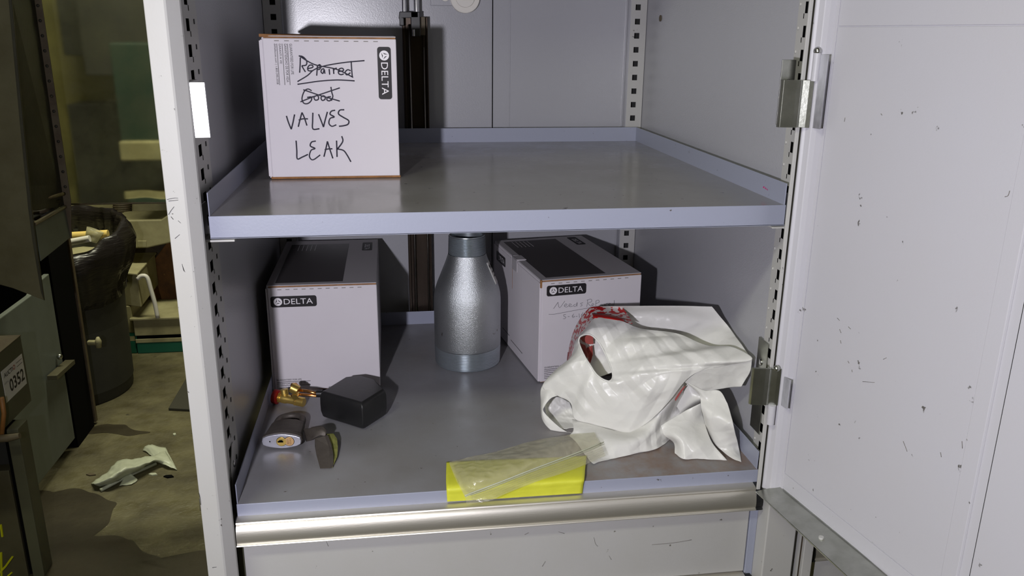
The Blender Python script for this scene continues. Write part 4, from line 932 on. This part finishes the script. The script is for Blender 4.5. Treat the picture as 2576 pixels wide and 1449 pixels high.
# ---- big sheet metal hood
hd = thing('machine_hood', 'tall greasy sheet-metal machine hood at the far left', 'machine', (-1.05, 1.3, FL))
Yh = 1.20
poly_thick('front_sheet', 'hood', [at(-520, -60, Y=Yh), at(24, -60, Y=Yh), at(30, 0, Y=Yh), at(58, 300, Y=Yh), at(80, 525, Y=Yh), at(91, 609, Y=Yh), at(112, 756, Y=Yh), at(32, 725, Y=Yh), at(-60, 700, Y=Yh), at(-520, 600, Y=Yh)], (0, .004, 0), hd)
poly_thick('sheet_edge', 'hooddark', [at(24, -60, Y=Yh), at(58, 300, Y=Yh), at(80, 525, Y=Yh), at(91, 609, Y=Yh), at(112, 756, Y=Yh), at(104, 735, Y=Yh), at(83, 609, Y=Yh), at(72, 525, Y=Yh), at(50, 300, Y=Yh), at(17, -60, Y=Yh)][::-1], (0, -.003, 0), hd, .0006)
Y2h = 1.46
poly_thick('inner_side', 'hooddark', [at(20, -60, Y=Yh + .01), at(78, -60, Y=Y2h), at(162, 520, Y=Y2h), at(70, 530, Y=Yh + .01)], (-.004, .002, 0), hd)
poly_thick('corner_angle', 'tan', [at(78, -60, Y=Y2h), at(95, -60, Y=Y2h), at(178, 505, Y=Y2h), at(180, 600, Y=Y2h), at(172, 600, Y=Y2h), at(161, 520, Y=Y2h)], (0, .004, 0), hd, .0008)
for k in range(13):
    v = 14 + 38 * k; u = 93 + v * .151; c = at(u, v, Y=Y2h - .001)
    MB().sphere(c, .0042, 6, (1, .5, 1)).build('rivet', 'hooddark', hd, smooth=True)
poly_thick('tray_front', 'bluegrey', [at(88, 566, Y=Yh + .02), at(164, 523, Y=Y2h), at(178, 597, Y=Y2h), at(103, 657, Y=Yh + .02)], (-.003, .001, 0), hd)
MB().tube([at(86, 564, Y=Yh + .02), at(164, 520, Y=Y2h)], .0055, 6).build('tray_rim', 'tan', hd)
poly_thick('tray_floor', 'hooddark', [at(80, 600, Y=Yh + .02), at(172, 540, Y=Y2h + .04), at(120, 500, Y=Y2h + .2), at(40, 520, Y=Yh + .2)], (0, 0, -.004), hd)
poly_thick('rear_sheet', 'hood', [at(60, -60, Y=Y2h + .02), at(86, -60, Y=Y2h + .02), at(165, 500, Y=Y2h + .02), at(72, 500, Y=Y2h + .02)], (0, .003, 0), hd)
for k, (p, q_) in enumerate((((84, 500), (158, 488)), ((82, 514), (150, 505)), ((84, 536), (140, 520)), ((86, 552), (150, 515)))):
    MB().tube([at(*p, Y=1.30 + .02 * k), at((p[0] + q_[0]) / 2, (p[1] + q_[1]) / 2 + 4, Y=1.36), at(*q_, Y=1.43)], .005, 6).build('greasy_cable', 'hooddark' if k % 2 else 'tan', hd, smooth=True)
MB().box(-1.62, -1.34, 1.18, 1.30, FL, .3).build('hood_leg', 'black', hd)
# ---- low cabinet with the lot tag
XT = at(52, 845, Y=1.36).x; e1 = at(52, 845, X=XT); zt2 = e1.z; zb2 = at(78, 1010, X=XT).z
tc = thing('machine_table', 'dark grey machine table with a white lot tag numbered 0352', 'machine', (XT - .2, 1.2, FL))
MB().box(XT - .14, XT, .95, e1.y, zb2, zt2).build('table_box', 'greygreen', tc, bevel=.002)
MB().box(XT - .14, XT + .001, .95, e1.y + .001, zt2, zt2 + .003).build('table_top', 'tan', tc, bevel=.001)
ta, tb_, tc_, td_ = at(3, 935, X=XT + .001), at(55, 890, X=XT + .001), at(67, 966, X=XT + .001), at(15, 1015, X=XT + .001)
zT = (ta.z + tb_.z) / 2; zB = (tc_.z + td_.z) / 2
tg = MB().box(XT, XT + .0008, ta.y, tb_.y, zB, zT).build('lot_tag', 'sticker', tc); tg['label'] = 'white auction lot tag'
TW = tb_.y - ta.y; TH = zT - zB; TO = Vector((XT + .0008, ta.y, zB)); TU = Vector((0, 1, 0)); TV = Vector((0, 0, 1)); TN = Vector((1, 0, 0))
loft_text('0352', 'print', tg, 'lot_number', TO + TU * TW * .24 + TV * TH * .18, TU, TV, TW * .70, TH * .40, TN, bold=True)
loft_text('AUCTI', 'print', tg, 'tag_heading', TO + TU * TW * .08 + TV * TH * .74, TU, TV, TW * .40, TH * .14, TN, bold=True)
loft_text('O', 'red', tg, 'tag_heading', TO + TU * TW * .50 + TV * TH * .74, TU, TV, TW * .11, TH * .15, TN, bold=True)
loft_text('LOT #', 'print', tg, 'tag_caption', TO + TU * TW * .05 + TV * TH * .54, TU, TV, TW * .17, TH * .06, TN)
for f0 in (.86, .74): MB().box(XT + .0008, XT + .0012, ta.y + TW * .68, ta.y + TW * .95, zB + TH * f0, zB + TH * (f0 + .012)).build('tag_rule', 'print', tg)
MB().tube([at(-40, 1106, Y=1.12), at(20, 1102, Y=1.12), at(50, 1096, Y=1.12)], [.010, .010, .0075], 12).build('lever', 'tan', tc, smooth='auto')
MB().tube([at(4, 1000, Y=1.16), at(10, 1040, Y=1.16), at(4, 1095, Y=1.15)], .006, 8).build('hose', 'wood', tc, smooth=True)
# ---- machine base with column
mbx = thing('machine_stand', 'grey-green machine base panel with yellow paint strokes, bottom left', 'machine', (-1.35, 1.24, FL))
cx0 = at(83, 1449, Y=1.2).x; cx1_ = at(112, 1449, Y=1.2).x
MB().box(cx0, cx1_, 1.2, 1.26, FL, zb2 - .01).build('column', 'greygreen', mbx, bevel=.002)
MB().box(cx0 - .014, cx0, 1.215, 1.26, FL, zb2 - .01).build('column_gap', 'black', mbx)
MB().box(cx0 - .16, cx0 - .014, 1.205, 1.26, FL, at(0, 1185, Y=1.205).z).build('base_panel', 'hood', mbx, bevel=.002)
MB().box(cx0 - .16, cx0 - .014, 1.225, 1.26, at(0, 1180, Y=1.2).z, zb2 - .01).build('recess_panel', 'slate', mbx)
for ln in ([(2, 1320), (6, 1350)], [(0, 1440), (14, 1425), (32, 1400)], [(3, 1390), (4, 1449)], [(20, 1449), (30, 1440)]):
    MB().tube([at(u, v, Y=1.2035) for u, v in ln], .0028, 5).build('paint_stroke', 'yellowpaint', mbx)
# ---- open blue-grey cabinet door
XS = -1.300
mc = thing('tool_cabinet', 'blue-grey steel cabinet with its door swung open, dark inside', 'cabinet', (-1.6, 2.2, FL))
y_a, y_b = 1.42, 1.969
pt = [(XS, y_a, FL + .05), (XS, y_b, FL + .045), (XS, y_b, -.235), (XS, y_b - .075, -.238), (XS, y_b - .16, -.262), (XS, y_a, -.262)]
MB().prism(pt, (-.018, 0, 0)).build('door', 'bluegrey', mc, bevel=.003)
MB().box(-1.9, XS, 1.985, 2.160, FL, -.16).build('carcass', 'black', mc)  # solid box blackened to stand for the unlit cabinet interior
c = at(160, 925, X=XS + .02)
la = at(138, 942, X=XS + .03); lb_ = at(183, 902, X=XS + .03)
MB().obox(la, (lb_ - la).normalized(), (1, 0, 0), (0, 0, 1), 0, (lb_ - la).length, -.026, .006, -.020, -.004).build('latch_bar', 'hood', mc, bevel=.001)
MB().sphere(at(150, 897, X=XS + .012), .010, 8).build('latch_bolt', 'steel', mc, smooth=True)
PX0, PX1 = at(180, 800, Y=2.19).x - .0, at(202, 800, Y=2.19).x
PXa = at(226, 1060, Y=2.19).x; PXb = at(247, 1060, Y=2.19).x
MB().box(PXa, PXb, 2.17, 2.19, FL + .01, at(185, 588, Y=2.18).z).build('door_edge', 'tan', mc, bevel=.002)
k_ = at(224, 862, Y=2.165)
MB().tube([k_, at(243, 862, Y=2.15)], .010, 10).build('knob_stem', 'cream', mc, smooth='auto')
MB().tube([at(246, 848, Y=2.15), at(247, 858, Y=2.15), at(248, 874, Y=2.15)], [.005, .012, .010], 10).build('knob', 'cream', mc, smooth=True)
# ---- bin with black liner
can = thing('trash_can', 'dark grey round trash can lined with a black bag', 'bin', (-1.505, 2.53, FL))
cc = Vector((-1.505, 2.53, FL))
MB().lathe([(.0, 0), (.235, 0), (.24, .01), (.256, .60), (.262, .60), (.262, .64), (.252, .64), (.245, .05), (0, .05)], cc, 48).build('can', 'canplastic', can, smooth='auto')
rows = []
for i, (r_, z_) in enumerate(((.262, .44), (.266, .48), (.276, .52), (.290, .56), (.302, .60), (.306, .64), (.298, .675), (.284, .70), (.272, .71), (.262, .705), (.256, .68), (.25, .60))):
    rg = []
    for k in range(96):
        a_ = 2 * math.pi * k / 96; n_ = .7 * noise.noise(Vector((math.cos(a_) * 3, math.sin(a_) * 3, z_ * 7))) + .8 * (.5 - 2 * abs(noise.noise(Vector((math.cos(a_) * 4, math.sin(a_) * 4, z_ * 24 + 2 * math.sin(a_))))))
        rg.append(cc + Vector(((r_ + .022 * n_) * math.cos(a_), (r_ + .022 * n_) * math.sin(a_), z_ + .03 * noise.noise(Vector((math.cos(a_) * 2, math.sin(a_) * 2, 4 + i * .2))) + (.055 if z_ > .6 else .03) * math.sin(a_ + .3) - .02)))
    rows.append(rg)
MB().grid_surf(rows, close=True).build('bin_liner', 'binbag', can, smooth=True, solid=.001)
wm = []
for i in range(9):
    wm.append([cc + Vector((r_ * math.cos(2 * math.pi * k / 40), r_ * math.sin(2 * math.pi * k / 40), .56 + .03 * noise.noise(Vector((r_ * 9 * math.cos(2 * math.pi * k / 40), r_ * 9 * math.sin(2 * math.pi * k / 40), 2))))) for k in range(40) for r_ in (.001 + .25 * i / 8,)])
MB().grid_surf(wm, close=True).build('trash_heap', 'cream', can, smooth=True)['kind'] = 'stuff'
for (u0, v0, u1, v1, Y_, r_, m_, lb__, nm) in ((188, 592, 272, 588, 2.50, .016, 'foamyellow', 'yellow foam tube sticking out of the trash can', 'foam_tube'), (188, 608, 226, 600, 2.34, .013, 'ivory', 'white tube in front of the yellow one in the trash', 'plastic_tube')):
    tag(MB().cyl(at(u0 - 16, v0 + 2, Y=Y_), at(u1, v1, Y=Y_), r_, 14).build(nm, m_, smooth='auto'), lb__, 'tube')
c0_ = at(228, 606, Y=2.42); c1_ = at(240, 578, Y=2.43)
tag(MB().tube([c0_, c1_], [.022, .032], 20, caps=False).build('plastic_cup', 'cupfilm', smooth=True, solid=.001), 'clear plastic cup standing tilted in the trash can', 'cup')
# ---- cream and green plastic things
def sb(name, label, cat, x0, x1, y0, y1, z0, z1, m): 
    o = MB().box(x0, x1, y0, y1, z0, z1).build(name, m, bevel=.008, seg=3); return tag(o, label, cat)
gb = thing('green_striped_bin', 'white plastic bin with dark green bands on the floor, beside the post', 'bin', (-1.2, 3.05, FL))
xa, xb = -1.347, -1.02
MB().box(xa, xb, 2.925, 3.2, FL, -.775).build('lower_band', 'green', gb, bevel=.004)
yv = lambda v: at(400, v, Y=2.925).z
MB().box(xa - .002, xb, 2.923, 3.2, yv(861), yv(851)).build('pale_band', 'cream', gb, bevel=.002)
MB().box(xa, xb, 2.925, 3.2, yv(851), yv(843)).build('upper_band', 'green', gb)
MB().box(xa - .002, xb, 2.923, 3.2, yv(843), yv(803)).build('bin_body', 'cream', gb, bevel=.003)
MB().box(xa - .014, xb + .01, 2.912, 3.2, yv(803), yv(797)).build('bin_rim', 'cream', gb, bevel=.003)
gs = thing('white_column_bin', 'narrow cream bin with a green foot, left of the green banded bin', 'bin', (-1.40, 2.98, FL))
xl, xr = at(303, 800, Y=2.93).x, at(340, 800, Y=2.93).x - .012
z_ = lambda v: at(325, v, Y=2.93).z
MB().box(xl, xr, 2.93, 3.2, FL, z_(858)).build('green_foot', 'green', gs, bevel=.004)
MB().box(xl, xr, 2.93, 3.2, z_(858), z_(846)).build('pale_band', 'cream', gs)
MB().box(xl, xr, 2.93, 3.2, z_(846), z_(838)).build('green_band', 'green', gs)
MB().box(xl, xr, 2.93, 3.2, z_(838), z_(770)).build('bin_body', 'cream', gs, bevel=.004)
zz = lambda v: at(345, v, Y=2.93).z
ztop = at(345, 692, Y=2.90).z; zbt = z_(770) + .001
fb = thing('foam_box', 'cream foam box stacked on the narrow bin behind the trash can', 'box', (-1.35, 3.0, zbt))
xc = at(352, 700, Y=2.90).x
pA = at(345, 694, Z=ztop); pB = at(426, 604, Z=ztop)
MB().prism([(xl - .02, pA.y + .075, zbt), (pA.x - .004, pA.y + .015, zbt), (pA.x + (pB.x - pA.x) * (3.27 - pA.y) / (pB.y - pA.y) - .006, 3.27, zbt), (xl - .02, 3.27, zbt)], (0, 0, ztop - zbt)).build('box_body', 'cream', fb, bevel=.004)
pA = at(345, 694, Z=ztop); pB = at(426, 604, Z=ztop)
MB().prism([(xl - .02, pA.y + .06, ztop), tuple(pA), tuple(pA.lerp(pB, min(1, (3.28 - pA.y) / (pB.y - pA.y)))), (xl - .02, 3.28, ztop)], (0, 0, .010)).build('box_lid', 'cream', fb, bevel=.003)
# housing with chamfered ends, lying on the foam box
Yc = 3.05
cp = [at(u, v, Y=Yc) for u, v in ((268, 578), (276, 557), (292, 555), (405, 553), (424, 540), (470, 530), (470, 600), (425, 612), (370, 624), (328, 625), (316, 606), (290, 596))]
ch = thing('plastic_housing', 'pale cream chamfered plastic housing behind the trash can', 'housing', tuple(at(370, 624, Y=Yc)))
MB().prism(cp, (0, .22, 0)).build('shell', 'cream', ch, bevel=.006, seg=3)
MB().prism([at(u, v, Y=Yc - .004) for u, v in ((346, 606), (368, 606), (368, 622), (346, 622))], (0, .01, 0)).build('front_tab', 'cream', ch, bevel=.002)
# stained board and strap
tag(MB().prism([at(u, v, Y=3.30) for u, v in ((352, 695), (398, 640), (430, 596), (470, 560), (478, 800), (402, 800))], (0, .02, 0)).build('stained_board', 'wood', bevel=.003), 'brown stained board standing in the banded bin', 'board')
P = [at(u, v, Y=2.895) for u, v in ((346, 702), (356, 694), (370, 698), (380, 730), (390, 765), (397, 800))]
tag(MB().tube([cr(P, k / 20) for k in range(21)], .010, 8).build('white_strap', 'ivory', smooth=True), 'bent white strap in front of the stained board', 'strap')
# hose stack, bucket, knob and boards on the rear ledge
hs = thing('hose_coil', 'stacked brown hose coil under the hanging sheet', 'hose', tuple(at(308, 545, Y=3.3)))
for k in range(8):
    c = at(308, 512 + 5.2 * k, Y=3.3); rr = .040
    MB().tube([c + Vector((rr * math.cos(2 * math.pi * j / 20), rr * math.sin(2 * math.pi * j / 20), 0)) for j in range(21)], .0050, 6, caps=False).build('hose_turn', 'tan', hs, smooth=True)
bz = at(190, 592, Y=3.0)
bk = thing('bucket', 'dull cream bucket under the hanging sheet, left', 'bucket', tuple(bz))
MB().lathe([(.0, 0), (.085, 0), (.105, .085), (.11, .088), (.108, .092), (.10, .088), (.08, .01), (0, .01)], bz, 32).build('pail', 'cream', bk, smooth='auto')
MB().cyl(at(222, 552, Y=2.95), at(232, 550, Y=2.93), .012, 12).build('pail_knob', 'ivory', bk, bevel=.001)
MB().tube([at(232, 550, Y=2.93), at(250, 566, Y=2.95), at(258, 590, Y=2.98)], .0035, 6).build('cable', 'black', bk, smooth=True)
led = thing('rear_ledge', 'pale boarded ledge running along behind the bins', 'ledge', (-1.3, 3.5, FL))
MB().box(-2.2, -.6, 3.35, 3.6, FL, at(300, 545, Y=3.35).z).build('ledge_base', 'tan', led, bevel=.003)
MB().box(-2.2, -.6, 3.42, 3.6, at(300, 545, Y=3.35).z, at(300, 508, Y=3.42).z).build('ledge_board', 'cream', led, bevel=.003)
# ---- hanging clear sheet
YS = 1.72
cl0 = at(92, -80, Y=YS); cl1 = at(166, 514, Y=YS); cr0 = at(520, -80, Y=YS); cr1 = at(520, 510, Y=YS)
xs0, xs1 = -1.16, cr1.x
rows = []
for i in range(25):
    z0 = cl1.z + (1.9 - cl1.z) * i / 24
    rows.append([Vector((xs0 + (xs1 - xs0) * j / 30, YS + .010 * noise.noise(Vector((j * .22, i * .08, 3))), z0)) for j in range(31)])
cs = thing('clear_sheet', 'scuffed hanging clear plastic sheet left of the cabinet', 'curtain', ((xs0 + xs1) / 2, YS, cl1.z))
MB().grid_surf(rows).build('sheet', 'curtain', cs, smooth=True, solid=.002)
MB().box(xs0, xs1, YS - .008, YS + .006, cl1.z - .002, cl1.z + .003).build('bottom_bar', 'tan', cs, bevel=.002)
# things standing behind the sheet
def back(name, label, cat, u0, v0, u1, v1, Y_, dep, m, parts=()):
    a_, b_ = at(u0, v1, Y=Y_), at(u1, v0, Y=Y_)
    t_ = thing(name, label, cat, ((a_.x + b_.x) / 2, Y_, a_.z)); MB().box(a_.x, b_.x, Y_, Y_ + dep, a_.z, b_.z).build('body', m, t_, bevel=.006); return t_, a_, b_
back('wall_cabinet', 'dark slate cabinet seen blurred through the top of the clear sheet', 'cabinet', 160, -80, 300, 140, 3.6, .28, 'slate')
back('wall_cabinet', 'wide dark grey cabinet blurred behind the sheet, next to the cabinet post', 'cabinet', 216, -80, 440, 190, 3.3, .28, 'slate')
back('green_machine', 'dark teal machine blurred behind the clear sheet, beside the cabinet post', 'machine', 310, 110, 560, 400, 3.0, .28, 'teal')
back('dark_machine', 'low dark machine blurred behind the bottom of the clear sheet', 'machine', 200, 262, 560, 500, 3.62, .24, 'slate')
back('cream_pipe_cap', 'small pale cap shape showing behind the clear sheet', 'cap', 304, 356, 440, 405, 2.95, .05, 'cream')
# ---- litter on the floor
lt = thing('litter_bag', 'crumpled translucent white plastic bag on the shop floor', 'bag', tuple(at(330, 1190, Z=FL)))
def G(x, y, h): return at(x / 2.904, 950 + y / 2.904, Z=FL + h)
MB().grid_surf(patch([[G(665, 770, .004), G(780, 690, .02), G(860, 610, .03), G(1000, 590, .03), G(1140, 560, .025), G(1200, 520, .012)],
    [G(690, 782, .02), G(800, 730, .045), G(900, 670, .055), G(1010, 640, .05), G(1120, 600, .04), G(1230, 570, .02)],
    [G(730, 800, .004), G(830, 770, .012), G(920, 720, .015), G(1020, 680, .012), G(1140, 620, .012), G(1290, 670, .004)]], 16, 50, .006, 18, (0, -.3, 1), 2)).build('film', 'litter', lt, smooth=True, solid=.0006)
MB().grid_surf(patch([[G(1040, 530, .004), G(1085, 490, .02), G(1210, 510, .015)], [G(1080, 548, .006), G(1150, 545, .02), G(1240, 570, .015)], [G(1140, 610, .006), G(1210, 640, .014), G(1295, 674, .003)]], 10, 16, .003, 30, (0, 0, 1), 5)).build('film_corner', 'litter', lt, smooth=True, solid=.0006)
MB().grid_surf(patch([[G(890, 690, .02), G(940, 690, .02)], [G(900, 740, .012), G(1005, 745, .004)], [G(870, 790, .003), G(960, 780, .003)]], 8, 8, .002, 30, (0, 0, 1), 7)).build('film_corner', 'litter', lt, smooth=True, solid=.0006)
MB().tube([G(735, 822, .006), G(930, 720, .010), G(1140, 628, .012)], .006, 8).build('rolled_edge', 'litter', lt, smooth=True)
for (x, y, w_, h_, m_, lb__, nm) in ((1118, 710, 32, 8, 'litter', 'small white paper scrap right of the floor litter bag', 'paper_scrap'), (1232, 726, 38, 10, 'black', 'small black chip on the floor beside the paper scrap', 'floor_chip'), (665, 712, 36, 8, 'tan', 'thin brown twig by the left end of the litter bag', 'twig'), (1275, 418, 12, 8, 'litter', 'tiny white crumb on the floor beyond the litter bag', 'paper_crumb')):
    tag(MB().prism([G(x - w_, y, .0), G(x - w_ * .2, y + h_, 0), G(x + w_, y + h_ * .3, 0), G(x + w_ * .6, y - h_, 0), G(x - w_ * .5, y - h_ * .8, 0)], (0, 0, .004)).build(nm, m_), lb__, 'debris')
tag(MB().prism([at(424, 1033, Z=FL), at(560, 1040, Z=FL), at(560, 950, Z=FL), at(470, 955, Z=FL)], (0, 0, .012)).build('floor_mat', 'mat', bevel=.003), 'dark floor mat corner poking out left of the cabinet post', 'mat')
# wet stains soaked into the floor
fl_ = bpy.data.objects['floor']; WL['floor'] = fl_.location.copy()
M['wet'] = mat('oil_stain', (66, 60, 44), .42, bump=.3, bscale=30, bdist=.004, var=.8, var_rgb=(48, 42, 30), vscale=5)
def stain(pts, h):
    n = len(pts); P = []
    for k in range(n * 12):
        p = cr([Vector((u, v, 0)) for u, v in pts], k / (n * 12), True); q_ = at(p.x, p.y, Z=FL)
        q_ += Vector((noise.noise(q_ * 14), noise.noise(q_ * 14 + Vector((9, 2, 1))), 0)) * .03; P.append(Vector((q_.x, q_.y, FL + h)))
    c = sum(P, Vector()) / len(P); m_ = len(P)
    MB().add(P + [c], [(k, (k + 1) % m_, m_) for k in range(m_)]).build('stain', 'wet', fl_)
stain([(90, 1245), (150, 1236), (215, 1230), (272, 1248), (284, 1290), (255, 1330), (225, 1352), (180, 1365), (95, 1390)], .0008)
stain([(60, 1400), (150, 1360), (240, 1345), (330, 1352), (365, 1380), (390, 1405), (430, 1425), (480, 1395), (560, 1400), (600, 1480), (560, 1530), (60, 1530)], .0010)
stain([(230, 1080), (300, 1065), (350, 1080), (380, 1086), (330, 1098), (280, 1096)], .0008)

# ---- wear on the paint: scratches and chips, flat marks a hair proud of the paint
def marks(name, parent, f, lines, r, m='slate'):
    o = strokes(lines, f, r, name, m, parent, n=4, smoothn=3); o['kind'] = 'stuff'; return o
fr = [o for o in cab.children if o.name.startswith('front_frame')][0]
fy = lambda u, v: at(u, v, Y=-.0408)
marks('paint_scratch', fr, fy, [[(420, 502), (440, 498), (462, 500)], [(424, 506), (450, 503)], [(458, 664), (462, 680), (466, 684)], [(459, 668), (464, 682)], [(476, 684), (488, 683)], [(430, 545), (436, 552)], [(438, 520), (430, 530), (424, 540)],
  [(448, 555), (456, 562)], [(500, 1240), (503, 1252), (505, 1270)], [(501, 1255), (504, 1285)], [(534, 1428), (545, 1426)], [(440, 600), (452, 590)]], .0003)
fd = lambda u, v: at(u, v, Y=-.0305)
dr0 = [o for o in cab.children if o.name == 'drawer'][0]
dp = lambda u, v: (lambda p: p)(at(u, v, Y=-.0048))
marks('paint_scratch', dr0, dp, [[(1405, 1338), (1420, 1342)], [(1494, 1352), (1498, 1368), (1504, 1374)], [(1532, 1398), (1538, 1408)], [(1320, 1345), (1330, 1340)], [(1364, 1425), (1372, 1412)], [(1640, 1370), (1690, 1366), (1740, 1358)], [(820, 1360), (826, 1374)]], .0003, 'scuff')
dd_ = [o for o in cab.children if o.name == 'door'][0]
gd = lambda u, v: atp(u, v, DO + DN * .0010, DN)
marks('paint_scratch', dd_, gd, [[(2106, 800), (2112, 806)], [(2112, 828), (2116, 838)], [(2134, 822), (2140, 828)], [(2126, 296), (2124, 306)], [(2114, 856), (2116, 864)], [(2216, 286), (2219, 290)], [(2133, 908), (2136, 914)], [(2143, 930), (2144, 936)], [(2222, 904), (2230, 900)], [(2366, 1138), (2368, 1150)], [(2272, 1110), (2278, 1125), (2282, 1136)], [(2528, 495), (2536, 492), (2540, 480)], [(2170, 960), (2200, 962)], [(2420, 1110), (2421, 1128)]], .00032, 'scuff')
